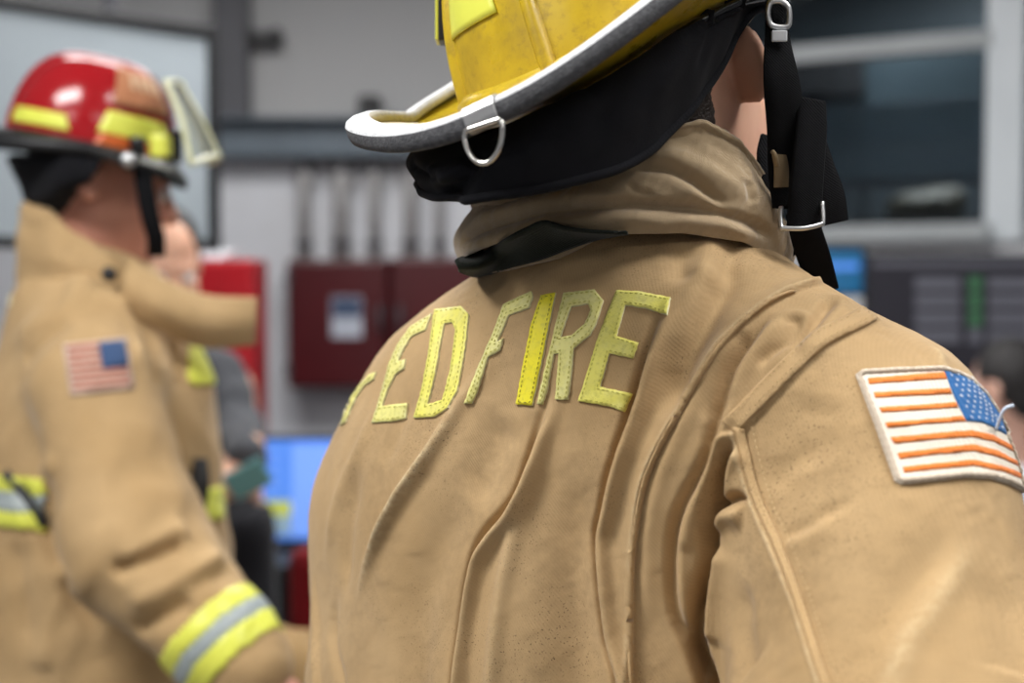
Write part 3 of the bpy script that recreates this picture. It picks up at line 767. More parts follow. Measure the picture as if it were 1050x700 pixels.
for i in range(NV):
    t = i/(NV-1)
    if t < .72:
        s = t/.72; z = zb+(zt-zb)*(s*1.02-.02); rr = 1.0+.035*math.sin(PI*min(1, s*1.15))-.10*s**2.2
    else:
        s = (t-.72)/.28; a = s*PI*.5; z = zt+(.006*math.sin(min(s*4, 1)*PI)-.055*max(0, s-.12)); rr = .935-.10*min(1, s*3)-.02*s
    tw = np.clip((pxs-560)/260, 0, 1)*np.clip(s if t < .72 else 1, 0, 1)*.035*near
    rows.append(np.stack([CC[0]+CRX*(rr-tw)*np.cos(ph), CC[1]+CRY*(rr-tw)*np.sin(ph), z], -1))
rows = np.array(rows); cv, cf = bridge_grid(rows, True); cf = cf[:, ::-1] if normals(cv, cf)[NU*10+195]@(CAM-cv[NU*10+195]) < 0 else cf
cv, cf = subdiv(cv, cf); cn = normals(cv, cf); cb = bvh_of(cv, cf)
K2 = lambda L: cr(L, 2.763, 450, 120)
o_, w_ = sculpt(cv, cn, cb, [
 dict(p=K2([(55, 352), (100, 330), (150, 308), (300, 272), (450, 256), (560, 250), (700, 260), (800, 275), (900, 308), (965, 352)]), w=4.5, a=-6.5, k='ridge', e=(.05, .1)),
 dict(p=K2([(60, 385), (150, 345), (300, 295), (450, 285), (560, 285), (700, 290), (820, 305), (930, 350)]), w=6.5, a=3.5, k='ridge', e=(.1, .1)),
 dict(p=K2([(80, 300), (200, 262), (330, 235), (450, 225), (560, 225)]), w=8, a=3.5, k='ridge', e=(.2, .2)),
 dict(p=K2([(500, 160), (560, 146), (640, 144), (720, 175), (780, 225), (840, 262)]), w=4, a=-5, k='ridge', e=(.3, .2)),
 dict(p=K2([(560, 120), (650, 112), (740, 140), (820, 190), (880, 250)]), w=7, a=3.5, k='ridge', e=(.3, .2)),
 dict(p=K2([(650, 190), (720, 215), (790, 250), (870, 285)]), w=5, a=3, k='ridge', e=(.3, .3)),
 dict(p=K2([(868, 175), (880, 215), (895, 250)]), w=4.5, a=-4, k='ridge', e=(.3, .3)),
 dict(p=K2([(820, 130), (860, 180), (910, 260)]), w=6, a=2.5, k='ridge', e=(.3, .3)),
 dict(p=K2([(530, 175), (560, 205), (620, 222)]), w=2.5, a=-1.8, k='ridge', e=(.3, .3)),
 dict(p=K2([(385, 195), (375, 225), (370, 255)]), w=1.4, a=-1.2, k='ridge', e=(.2, .2)),
 dict(p=K2([(120, 250), (240, 215), (360, 190)]), w=5, a=-2.5, k='ridge', e=(.3, .3)),
])
cv = cv+cn*(o_+wobble(cv, .0012, .045, 21)+wobble(cv, .0004, .012, 22))[:, None]
collar = from_np('collar', cv, cf, M['collar'], coat); s = collar.modifiers.new('solid', 'SOLIDIFY'); s.thickness = .003; s.offset = -1
CLB = bvh_of(cv, cf)
# the dark lining strip peeping out under the collar
Tp = [(467, 266), (490, 258), (515, 247), (540, 234), (558, 227), (580, 233), (610, 237), (642, 238)]
Bt = [(471, 279), (490, 283), (515, 277), (540, 270), (560, 264), (585, 254), (612, 245), (644, 239)]
def both(px, py, off):
    a, na = cast(CB, px, py); b, nb = cast(CLB, px, py); c = [(np.linalg.norm(q-CAM), q) for q in (a, b) if q is not None]
    if not c: q = P(px, py, .98)
    else: q = min(c, key=lambda t: t[0])[1]
    return q+(CAM-q)/np.linalg.norm(CAM-q)*off
net = np.array([[both(*q, .010) for q in Tp], [both((a[0]+b[0])/2, (a[1]+b[1])/2, .015) for a, b in zip(Tp, Bt)], [both(*q, .0045) for q in Bt]])
sheet('collar_lining', spline2(net, 60, 10), .0022, M['lining'], coat)
bm = bmesh.new(); bm_tube(bm, smooth_path([both(x, y+1.5, .006) for x, y in Tp], 60), .0006, 5); from_bm('lining_edge_stitching', bm, M['thread'], coat, True)

# --- body: head, neck, trunk, limbs and hands in one surface
HR = rot_frame(math.radians(66), math.radians(7), math.radians(17))
HC = P(676, 112, 1.062)
HIP = np.array([T1[0]+.01, T1[1]+.03, .93])
def at1(base, r, f, z): return base+eR*r+eF*f+np.array([0, 0, z])
def body1(p):
    d = head_sdf(p, HC, HR, 1.0, (.083, -.036, .004), (.007, .0175, .028))
    d = smin(d, caps(p, HC+HR.T@np.array([0, -.022, -.02]), N1+np.array([.045, .03, -.04]), .058, .062), .025)
    d = smin(d, torso_sdf(p, N1+np.array([0, 0, -.05]), HIP, eR, eF, .19, .115), .04)
    d = smin(d, limb(p, [SR+[0, 0, .02], ER, WR], [.06, .048, .033]), .05)
    WL = EL+eF*.22+np.array([0, 0, -.09]); d = smin(d, limb(p, [SL+[0, 0, .02], EL, WL], [.06, .048, .033]), .05)
    d = smin(d, hand_sdf(p, WR, WR-ER, eR, 1, .45), .012); d = smin(d, hand_sdf(p, WL, WL-EL, -eR, -1, .45), .012)
    for s_ in (-1, 1):
        d = smin(d, limb(p, [at1(HIP, .09*s_, 0, -.03), at1(HIP, .11*s_, .01, -.46), at1(HIP, .12*s_, -.01, -.86)], [.088, .06, .042]), .04)
        d = smin(d, caps(p, at1(HIP, .12*s_, -.01, -.875), at1(HIP, .13*s_, .13, -.89), .04, .034), .03)
    return d
body_mesh('body', body1, (-.42, .55, 0), (.62, 1.75, 1.85), ((.03, .30, .004), (.85, 1.18, .005), (1.38, 1.80, .004)), M['skin'], firefighter)
def strip_sdf(fn): return fn
# hair: a close cap over the skull, cut above the ears and tapering into the nape
def hair1(p):
    q = (p-HC)@HR.T
    d = ell(q, (0, -.014, .042), (.0815, .100, .103))
    d = smin(d, ell(q, (0, -.062, -.035), (.050, .032, .045)), .03)
    d = smax(d, -(q[..., 2]+.052+.25*np.clip(np.abs(q[..., 0])-.03, 0, 1)*-3.0), .01); d = smax(d, q[..., 1]-.075+.4*np.abs(q[..., 2]-.08), .02)
    return smax(d, -ell(np.stack([np.abs(q[..., 0]), q[..., 1], q[..., 2]], -1), (.085, -.012, -.022), (.052, .058, .066)), .008)
hv, hf = nets(hair1, *[np.arange(HC[i]-.14, HC[i]+.16, .006) for i in range(3)], 1); hv, hf = subdiv(hv, hf)
hn = normals(hv, hf); hv = hv+hn*(np.random.uniform(-.0011, .0011, len(hv)))[:, None]; from_np('hair', hv, hf, M['hair'], firefighter)
for s_ in (-1, 1):
    bm = bmesh.new(); bmesh.ops.create_uvsphere(bm, u_segments=16, v_segments=10, radius=.0125, matrix=Matrix.Translation(V(HC+HR.T@np.array([.031*s_, .0845, .003])))); from_bm('eye', bm, M['eye_white'], firefighter, True)
def trousers1(p):
    d = torso_sdf(p, N1+np.array([0, 0, -.05]), HIP, eR, eF, .215, .15); d = smax(d, p[..., 2]-1.02, .02)
    for s_ in (-1, 1): d = smin(d, limb(p, [at1(HIP, .09*s_, 0, -.03), at1(HIP, .12*s_, .01, -.46), at1(HIP, .125*s_, -.01, -.80)], [.118, .105, .098]), .05)
    return smax(d, .13-p[..., 2], .01)
v, f = nets(trousers1, np.arange(-.3, .5, .02), np.arange(.7, 1.5, .02), np.arange(.06, 1.1, .02), 1); from_np('turnout_trousers', v, f, M['coat'], firefighter)
def boot_sdf(p, A, dirv):
    d = limb(p, [A+[0, 0, .26], A+[0, 0, .05], A+dirv*.15+[0, 0, -.005]], [.072, .062, .052], .03); return smax(d, -p[..., 2]+.004, .006)
for s_ in (-1, 1):
    A = at1(HIP, .125*s_, -.01, 0); A[2] = .06
    v, f = nets(lambda p: boot_sdf(p, A, eF), *[np.arange(A[i]-.26, A[i]+.3, .014) if i < 2 else np.arange(-.03, .44, .014) for i in range(3)], 1); from_np('boot', v, f, M['boot'], firefighter)

# ------------------------------------------------------------------ yellow fire helmet
KR = rot_frame(math.radians(65), math.radians(4.7), math.radians(19.5)); KC = P(608, 25.5, 1.045)
helmet = empty('fire_helmet', KC, 'scuffed yellow fire helmet with white edged brim and black neck flap', 'helmet')
def H(r, f, u): return KC+KR.T@np.array([r, f, u])
def brim_r(t):     # t: angle from the front, clockwise; half-axes of an egg
    c = math.cos(t); s = math.sin(t); L = .160 if c > 0 else .235; return np.array([(.179 if c < 0 else .179-.030*c**2)*s, L*c])
def base_u(t):     # where the shell meets the brim
    return -.036-.030*max(0, -math.cos(t))**2
def brim_u(t, k):  # upturned sides, tail drooping
    c = math.cos(t); e = -.073*max(0, -c)**2.43-.006*abs(math.sin(t))+.050*max(0, c); return base_u(t)+(e-base_u(t))*k**1.3
NB = 144; tt = [2*PI*i/NB for i in range(NB)]
def brim_pt(t, k, du=0):
    o = brim_r(t); i = np.array([.103*math.sin(t), .122*math.cos(t)-.004]); q = i+(o-i)*k; return H(q[0], q[1], brim_u(t, k)+du)
rows = np.array([[brim_pt(t, k, du) for t in tt] for k, du in ((0, .0035), (.25, .003), (.5, .003), (.75, .003), (.97, .003), (.97, -.002), (.75, -.002), (.5, -.002), (.25, -.002), (0, -.0025))])
vv, ff = bridge_grid(rows, True); from_np('brim', vv, ff, M['shell'], helmet)
# white rubber edge trim: a moulded band round the rim, its outer face scuffed grey
sec = [(-.016, .0045), (-.012, .0062), (-.004, .0066), (.0010, .0046), (.0026, .0020), (.0030, -.004), (.0020, -.0085), (-.001, -.0098), (-.006, -.0090), (-.010, -.006), (-.012, -.0035), (-.016, -.0028)]
rw = []
for t in tt:
    o = brim_r(t); e = (brim_r(t+.01)-brim_r(t-.01)); e /= np.linalg.norm(e); nn = np.array([-e[1], e[0]]); nn = nn if nn@o > 0 else -nn
    u0 = brim_u(t, 1); rw.append([H(o[0]+nn[0]*a, o[1]+nn[1]*a, u0+b) for a, b in sec])
rw = np.array(rw); R_, C_ = rw.shape[:2]; F2 = [(i*C_+j, i*C_+(j+1) % C_, ((i+1) % R_)*C_+(j+1) % C_, ((i+1) % R_)*C_+j) for i in range(R_) for j in range(C_)]
tr = from_np('brim_trim', rw.reshape(-1, 3), np.array(F2), [M['trim'], M['trim_grey']], helmet)
for i, p in enumerate(tr.data.polygons): p.material_index = 1 if 4 <= (i % C_) <= 9 else 0
# shell: dome with a skirt roll and pressed ribs
def dome(t, s, out=0):
    """t round, s 0 at the brim .. 1 at the crown"""
    a = s*PI/2; k = math.cos(a)**.62; h = .142*math.sin(a)**1.05
    r = .101*k+out*math.cos(a); g = .121*k+out*math.cos(a); return H(r*math.sin(t), g*math.cos(t)-.004, h-.034+out*math.sin(a)+(base_u(t)+.036)*(1-s)**3)
NS = 30
rows = np.array([[dome(t, s) for t in tt] for s in np.linspace(0, .985, NS)])
vv, ff = bridge_grid(rows, True); vv = list(vv); top_ = len(vv); vv.append(dome(0, 1)); ff = [tuple(q) for q in ff]+[((NS-1)*NB+j, (NS-1)*NB+(j+1) % NB, top_) for j in range(NB)]
from_np('shell', vv, ff, M['shell'], helmet)
rows = np.array([[dome(t, s, o) for t in tt] for s, o in ((0, .001), (.0, .008), (.03, .0095), (.06, .008), (.085, .002), (.09, -.001))]); vv, ff = bridge_grid(rows, True); from_np('shell_skirt', vv, ff, M['shell'], helmet)
def rib(t0, wd=.055):
    rws = []
    for s in np.linspace(.05, .97, 40):
        w = wd*(1-.3*s)/max(.25, math.cos(s*PI/2)**.62); rws.append([dome(t0+w*x, s, o) for x, o in ((-1.35, -.001), (-1, .0015), (-.75, .0052), (-.35, .0066), (.35, .0066), (.75, .0052), (1, .0015), (1.35, -.001))])
    vv, ff = bridge_grid(np.array(rws)); return from_np('rib', vv, ff, M['shell'], helmet)
RIBS = [math.radians(a) for a in (178, 178+60, 178+120, 178+180, 178-60, 178-120)]
for a in RIBS: rib(a)
def panel(name, t0, t1, s0, s1, mt, out=.0012, taper=.1):
    g = []
    for s in np.linspace(s0, s1, 10):
        k = taper*(s-s0)/(s1-s0); g.append([dome(t0+(t1-t0)*(k+(1-2*k)*x), s, out) for x in np.linspace(0, 1, 14)])
    return sheet(name, np.array(g), .0012, mt, helmet)
for a in RIBS: panel('reflective_panel', a+.25, a+.98, .26, .46, M['lime_tape'])
# hanger clip and ring at the tail of the brim
tc = math.radians(180+1)
o = brim_r(tc); base = lambda f_, u_: H(o[0], o[1]+f_, brim_u(tc, 1)+u_)
ux = V(KR[0]); 
def slab(path, half, thick):
    bm = bmesh.new(); rings = []
    for q in path:
        rings.append([V(q)-ux*half, V(q)+ux*half])
    for i in range(len(rings)-1): bm.faces.new([bm.verts.new(x) for x in (rings[i][0], rings[i][1], rings[i+1][1], rings[i+1][0])])
    bmesh.ops.remove_doubles(bm, verts=bm.verts[:], dist=1e-6); return bm
cl = from_bm('ring_clip', slab([base(.016, .0076), base(.004, .0080), base(-.002, .0065), base(-.0048, .002), base(-.0050, -.004), base(-.0045, -.0085), base(-.001, -.0098), base(.004, -.0095)], .0108, .001), M['steel_dull'], helmet)
s = cl.modifiers.new('solid', 'SOLIDIFY'); s.thickness = .0014; b_ = cl.modifiers.new('bev', 'BEVEL'); b_.width = .0004
rc = base(-.0046, -.0075)
pts = []; dn = np.array([.10, -.10, -1.]); dn /= np.linalg.norm(dn); rx = KR[0]*.96+np.array([0, 0, -.1])
for i in range(9): pts.append(rc+rx*(-.0125+.00312*i))
for i in range(1, 24):
    a = PI*i/24; pts.append(rc+rx*.0135*math.cos(a)*1.04+dn*.0225*math.sin(a)**.9)
tube('d_ring', pts, .0017, M['steel'], helmet, 10, True)
# neck flap: thick black cloth hanging from inside the shell round the back of the head
FT = [(500, 120, 1.17), (460, 130, 1.12), (440, 136, 1.04), (444, 132, .96), (478, 126, .925), (525, 110, .91), (570, 84, .90), (625, 46, .90), (680, 14, .905), (725, -4, .925), (764, -20, .96), (790, -28, 1.0), (805, -30, 1.06)]
FM = [(470, 158, 1.15), (436, 162, 1.09), (419, 165, 1.02), (422, 168, .935), (450, 172, .882), (500, 158, .862), (550, 138, .852), (610, 112, .855), (668, 84, .872), (716, 50, .902), (752, 16, .943), (780, -20, .985), (800, -26, 1.05)]
FB = [(470, 186, 1.13), (440, 186, 1.08), (429, 187, 1.01), (437, 198, .925), (468, 204, .877), (502, 200, .862), (545, 194, .855), (602, 181, .86), (652, 163, .876), (694, 127, .905), (733, 76, .945), (772, 10, .98), (796, 0, 1.04)]
g = spline2([[P(*q) for q in FT], [P(*q) for q in FM], [P(*q) for q in FB]], 200, 50)
fv, ff = bridge_grid(g); fn_ = normals(fv, ff); fb = bvh_of(fv, ff)
if (fn_*(CAM-fv)).sum(1).mean() < 0: ff = ff[:, ::-1]; fn_ = -fn_; fb = bvh_of(fv, ff)
F5 = lambda L: cr(L, 3.182, 340, 0)
o_, _ = sculpt(fv, fn_, fb, [dict(p=F5([(470, 480), (455, 540), (420, 600), (375, 640)]), w=6, a=-9, k='ridge', e=(.3, 0)), dict(p=F5([(300, 560), (360, 575), (420, 560), (470, 500)]), w=6, a=5, k='ridge', e=(.2, .3)),
 dict(p=F5([(255, 540), (300, 570), (370, 580)]), w=4, a=-5, k='ridge'), dict(p=F5([(520, 470), (620, 400), (700, 370), (830, 290)]), w=7, a=5, k='step', e=(.2, .1)),
 dict(p=[(700, 20), (690, 60), (660, 110)], w=9, a=3, k='ridge', e=(.3, .3)), dict(p=[(640, 60), (625, 100), (600, 150)], w=10, a=-3, k='ridge', e=(.3, .3)), dict(p=[(560, 110), (548, 150), (540, 192)], w=8, a=3, k='ridge', e=(.3, .1)), dict(p=[(735, 0), (728, 40), (712, 80)], w=6, a=-2.5, k='ridge', e=(.3, .3))])
fv = fv+fn_*(o_+wobble(fv, .0013, .05, 31))[:, None]
for i, p in enumerate(fv):      # keep the cloth below the underside of the brim
    a = KR@(p-KC); t = math.atan2(a[0]/.14, a[1]/.18); o = np.linalg.norm(brim_r(t)); i_ = math.hypot(.103*math.sin(t), .122*math.cos(t)); k = min(1., max(0., (math.hypot(a[0], a[1])-i_)/(o-i_)))
    lim = brim_u(t, k)-.0075
    if a[2] > lim: fv[i] = KC+KR.T@np.array([a[0], a[1], lim])
fl = from_np('neck_flap', fv, ff, M['flap'], helmet); s = fl.modifiers.new('solid', 'SOLIDIFY'); s.thickness = .006; s.offset = -1
hem = smooth_path([fv[49*200+i] for i in range(0, 200, 5)], 160); tube('flap_welt', smooth_path([fv[i] for i in range(0, 200, 5)], 120), .0032, M['black_gloss'], fl, 8); tube('flap_hem', hem-[0, 0, .001], .0030, M['flap'], fl, 8)
# inner band seen under the lifted side of the brim
rows = np.array([[H(.093*math.sin(t), .112*math.cos(t)-.004, u) for t in tt] for u in (-.034, -.05, -.054)]); sheet('sweat_band', rows, .004, M['black_gloss'], helmet, True)
# visor bracket on the far side
bm = bmesh.new(); qb = dome(math.radians(262), .36, .012); bm_box(bm, qb, (.012, .03, .034), None, .001); from_bm('visor_bracket', bm, M['black'], helmet)
bm = bmesh.new(); bm_box(bm, qb-[.007, .002, 0], (.0024, .026, .034), None, .0005); from_bm('bracket_edge', bm, M['lime_tape'], helmet)
# chin strap with its buckles, hanging before the right ear
def PP(L): return [P(*q) for q in L]
W_ = lambda n_, a=(1, .25, 0): [a]*n_
strap = ribbon('chin_strap', PP([(797, -10, .965), (797, 34, .96), (801, 80, .955), (806, 130, .962), (806, 180, .97), (806, 214, .97)]), W_(6), None, [.016, .018, .026, .028, .026, .020], .0022, M['webbing'], helmet)
ribbon('strap_pad', PP([(833, 103, .965), (832, 130, .960), (829, 165, .956), (826, 200, .955), (824, 236, .957)]), W_(5), None, [.020, .023, .024, .025, .025], .0055, M['webbing'], helmet)
ribbon('strap_lining', PP([(841, 140, .985), (845, 170, .98), (851, 200, .98), (853, 229, .985)]), W_(4, (1, .5, .03)), None, [.008, .018, .025, .028], .003, M['webbing'], helmet)
ribbon('strap_tail', PP([(822, 215, .968), (827, 240, .975), (836, 268, .99), (846, 300, 1.01)]), W_(4), None, [.024, .023, .023, .021], .0022, M['webbing'], helmet)
ribbon('throat_strap', PP([(786, 140, 1.0), (782, 160, .99), (785, 185, .985), (793, 212, .985), (803, 238, .99), (812, 262, 1.0)]), W_(6), None, .009, .003, M['webbing'], helmet)
ribbon('strap_loop', PP([(797, 152, .966), (801, 170, .964), (801, 192, .966)]), W_(3), None, .011, .0015, M['tan_web'], helmet)
def ring_px(name, L, d, r, mt, par):
    return tube(name, smooth_path([P(x, y, d) for x, y in L+[L[0]]], 60)[:-1], r, mt, par, 8, True)
ring_px('buckle', [(789, 3), (787, 14), (790, 25), (798, 28), (807, 27), (809, 20), (808, 8), (802, 2), (795, 1)], .957, .0022, M['steel_dull'], strap)
bm = bmesh.new(); bm_box(bm, P(799, 37, .955), (.0105, .003, .0075), None, .0008); from_bm('buckle_tab', bm, M['white_plastic'], strap)
bm = bmesh.new(); bm_box(bm, P(798, 14, .966), (.012, .004, .015), None, .001); from_bm('buckle_core', bm, M['black_gloss'], strap)
tube('strap_slide', smooth_path(PP([(801, 212, .958), (801, 232, .952), (806, 234, .950), (824, 234, .948), (841, 230, .950), (844, 226, .951), (843, 207, .955)]), 50), .0017, M['steel_dull'], helmet, 8)
tube('strap_keeper', smooth_path(PP([(792, 155, .962), (795, 160, .96), (797, 170, .962)]), 12), .0016, M['tan_web'], helmet, 8)

# ------------------------------------------------------------------ second firefighter, left, in a red helmet
A2 = math.radians(22)
gF = np.array([math.cos(A2), math.sin(A2), 0]); gR = np.array([math.sin(A2), -math.cos(A2), 0])
N2 = P(92, 262, 2.16); SR2 = P(98, 400, 1.985); ER2 = P(140, 560, 1.925); WR2 = P(246, 678, 1.87)
SL2 = N2-gR*.19+[0, 0, -.12]; EL2 = SL2-gF*.03-gR*.05+[0, 0, -.30]; WL2 = EL2+gF*.08-gR*.01+[0, 0, -.25]
T2 = N2+gF*.015
def coat2_sdf(p):
    q = p-T2; r = q@gR; f = q@gF; z = p[:, 2]
    t = np.clip((1.40-z)/.5, 0, 1); a = .185+.02*t; b = .165+.04*t
    top = np.clip((z-1.28)/.20, 0, 1.3); a = a-.09*top**2; b = b-.05*top**2
    k = np.sqrt((r/a)**2+(f/b)**2); d = (k-1)*np.minimum(a, b)*.9
    d = smax(d, z-1.50, .08); d = smax(d, .80-z, .02)
    sh = smin(caps(p, N2+[0, 0, -.05], SR2, .08, .080), caps(p, N2+[0, 0, -.05], SL2, .08, .082), .05)
    d = smin(d, sh, .06); d = smin(d, limb(p, [SL2, EL2, WL2], [.085, .08, .065], .03), .03)
    return smin(d, limb(p, [SR2, ER2, WR2], [.086, .092, .068], .04), .018)
red_man = empty('person', (T2[0], T2[1], 0), 'blurred firefighter at left in a red helmet and tan coat, right arm lowered', 'person')
X = grid_axis(-1.15, -.15, .011); Y = grid_axis(1.72, 2.6, .013); Z = grid_axis(.76, 1.62, .011)
v, f = nets(coat2_sdf, X, Y, Z); v, f = subdiv(v, f); n = normals(v, f); b2 = bvh_of(v, f)
Q3 = lambda L: cr(L, 2.69, 0, 440)
Q2 = lambda L: cr(L, 2.692, 0, 180)
o_, _ = sculpt(v, n, b2, [
 dict(p=Q3([(300, 410), (360, 375), (430, 350), (510, 312)]), w=12, a=-15, k='ridge', e=(.2, .1)), dict(p=Q3([(330, 380), (420, 315), (520, 270)]), w=14, a=9, k='ridge', e=(.2, .1)),
 dict(p=Q3([(370, 560), (440, 525), (530, 470)]), w=12, a=-11, k='ridge', e=(.2, .1)), dict(p=Q3([(340, 480), (450, 440), (560, 380), (600, 360)]), w=14, a=10, k='ridge', e=(.2, 0)),
 dict(p=Q3([(520, 440), (590, 400), (630, 380)]), w=10, a=-6, k='ridge', e=(.2, 0)),
 dict(p=Q3([(30, 130), (100, 235), (190, 440), (290, 580)]), w=13, a=-18, k='ridge', e=(.1, .1)),
 dict(p=Q3([(150, 60), (120, 180), (150, 260)]), w=14, a=8, k='ridge'),
 dict(p=Q2([(40, 470), (110, 410), (190, 360), (240, 250)]), w=14, a=8, k='ridge', e=(.2, .2)), dict(p=Q2([(60, 520), (130, 440), (200, 400)]), w=12, a=-7, k='ridge', e=(.2, .2)),
 dict(p=Q2([(350, 350), (400, 420), (430, 520), (440, 600)]), w=13, a=-10, k='ridge', e=(.1, .2)), dict(p=Q2([(240, 300), (320, 330), (370, 420), (390, 560)]), w=13, a=6, k='ridge', e=(.2, .2)),
 dict(p=Q2([(470, 440), (490, 520), (500, 600)]), w=10, a=-7, k='ridge', e=(.2, .2)), dict(p=Q3([(30, 300), (60, 450), (70, 600)]), w=16, a=-7, k='ridge', e=(.2, .2)), dict(p=Q3([(180, 420), (130, 560), (120, 680)]), w=16, a=8, k='ridge', e=(.2, .1)),
], .001)
v = v+n*(o_+wobble(v, .003, .11, 41))[:, None]
coat2 = from_np('turnout_coat', v, f, M['coat'], red_man); C2 = bvh_of(v, f); v2, f2, n2 = v, f, normals(v, f)
def island(q):
    """the largest connected patch of quads"""
    p = {}
    def root(a):
        while p.setdefault(a, a) != a: p[a] = p[p[a]]; a = p[a]
        return a
    for a in q.tolist():
        r = root(a[0])
        for b in a[1:]: p[root(b)] = r
    r = np.array([root(a[0]) for a in q.tolist()]); k, c = np.unique(r, return_counts=True); return q[r == k[c.argmax()]]
def band(name, sel, off, mt, par):
    """a reflective band: a strip of the coat's own surface raised by its thickness"""
    q = island(f2[sel]); u, inv = np.unique(q, return_inverse=True); k = len(u); q = inv.reshape(-1, 4)
    top = v2[u]+n2[u]*off; bot = v2[u]-n2[u]*.002; e = {}
    for a in q:
        for i in range(4): e[(a[i], a[(i+1) % 4])] = 1
    F = [tuple(a) for a in q]+[(b, a, a+k, b+k) for (a, b) in e if (b, a) not in e]
    return from_np(name, np.vstack([top, bot]), F, mt, par)
c2 = v2[f2].mean(1)
ax = WR2-ER2; La = np.linalg.norm(ax); ta = ((c2-ER2)@ax)/La; ra = np.linalg.norm(c2-ER2-ta[:, None]*ax/La, axis=1); near_arm = (ra < .135) & (c2[:, 1] < 2.2) & ((c2-SR2)@gR > -.10)
for lo, hi, mt in ((-.066, -.042, 'lime_tape'), (-.042, -.022, 'silver_tape'), (-.022, .006, 'lime_tape')):
    band('reflective_band', near_arm & (ta > La+lo) & (ta < La+hi), .003, M[mt], coat2)
def pxy(c):
    w = c-CAM; y = w[:, 1]*CP+w[:, 2]*SP; z = -w[:, 1]*SP+w[:, 2]*CP; return 525+FPX*w[:, 0]/y, 350-FPX*z/y
x2, y2 = pxy(c2); fac2 = ((n2[f2].mean(1))*(CAM-c2)).sum(1) > 0
tors = (x2 < 46) & fac2
zt_ = lambda y: P(20, y, 2.15)[2]
for y0, y1, mt in ((489, 506, 'lime_tape'), (506, 524, 'silver_tape'), (524, 541, 'lime_tape')):
    band('reflective_band', tors & (y2 > y0+.12*(x2-20)) & (y2 < y1+.12*(x2-20)), .004, M[mt], coat2)
front = ((c2-T2)@gF > .05) & (c2[:, 0] > P(186, 400, 2.15)[0]) & (c2[:, 0] < P(232, 400, 2.15)[0]) & ~near_arm
band('reflective_band', fac2 & ~near_arm & (x2 > 193) & (x2 < 222) & (y2 > 356) & (y2 < 394), .004, M['lime_tape'], coat2)
band('reflective_band', fac2 & ~near_arm & (x2 > 204) & (x2 < 228) & (y2 > 500) & (y2 < 532), .004, M['lime_tape'], coat2)
ribbon('side_strap', [on_cloth(C2, x, y, .006, 2.15) for x, y in ((8, 484), (22, 500), (36, 522), (44, 540))], [(1, .2, .3)]*4, None, .014, .004, M['black'], coat2)
ribbon('radio_strap', [P(*q) for q in ((206, 470, 2.06), (204, 500, 2.05), (196, 535, 2.05), (190, 570, 2.06))], [(1, .3, 0)]*4, None, [.02, .03, .03, .03], .006, M['black'], coat2)
hug('letter', C2, [(-6, 292), (6, 291), (12, 298), (11, 312), (4, 314), (-6, 312)], [], .003, [M['lime'], M['fray']], coat2, 4, 0, 2.2)
G2 = lambda u, w: ((1-u)*(1-w)*np.array([65, 354])+u*(1-w)*np.array([129, 347])+u*w*np.array([137, 399])+(1-u)*w*np.array([73, 406]))
hug('flag_patch', C2, [tuple(G2(*q)) for q in ((0, 0), (1, 0), (1, 1), (0, 1))], [], .003, [M['flag2_white'], M['flag2_white']], coat2, 5, 0, 2.02)
for i in range(7): hug('flag_stripe', C2, [tuple(G2(*q)) for q in ((.06, .06+.13*i), (.56 if i < 4 else .95, .06+.13*i), (.56 if i < 4 else .95, .13+.13*i), (.06, .13+.13*i))], [], .0045, M['flag2_red'], coat2, 5, 0, 2.02)
hug('flag_canton', C2, [tuple(G2(*q)) for q in ((.56, .06), (.95, .06), (.95, .56), (.56, .56))], [], .005, M['flag2_blue'], coat2, 5, 0, 2.02)
# collar turned up, its front tab hanging open
CC2 = P(100, 250, 2.16); ph = np.linspace(0, 2*PI, 120, endpoint=False)
fr = (np.cos(ph)*gF[0]+np.sin(ph)*gF[1])   # 1 at the front
zb = N2[2]-.045-.05*np.clip(fr, 0, 1); zt = N2[2]+.075-.088*np.clip((fr+1)*.85, 0, 1.5)
rows = []
for t in np.linspace(0, 1, 26):
    if t < .7: s_ = t/.7; z = zb+(zt-zb)*s_; k = 1.06-.06*s_+.05*math.sin(PI*s_)
    else: s_ = (t-.7)/.3; z = zt+.004*math.sin(PI*min(1, 2*s_))-.05*max(0, s_-.2); k = .99-.12*min(1, s_*2)
    rows.append(np.stack([CC2[0]+.107*k*np.cos(ph), CC2[1]+.10*k*np.sin(ph), z], -1))
cv, cf = bridge_grid(np.array(rows), True); cn = normals(cv, cf); cv = cv+cn*wobble(cv, .004, .09, 43)[:, None]
cl2 = from_np('collar', cv, cf, M['coat'], coat2); s = cl2.modifiers.new('solid', 'SOLIDIFY'); s.thickness = .006; s.offset = 0
net = [[P(132, 268, 2.05), P(168, 288, 2.05), P(210, 304, 2.08), P(262, 306, 2.13)], [P(126, 292, 2.04), P(165, 312, 2.03), P(212, 330, 2.06), P(261, 330, 2.12)], [P(128, 318, 2.05), P(162, 334, 2.05), P(206, 354, 2.08), P(260, 352, 2.14)]]
g = spline2(net, 40, 16); sheet('collar_tab', g, .012, M['coat'], coat2)
tube('strap_button', [P(112, 281, 2.035), P(112, 281, 2.022)], .011, M['black'], coat2, 16)
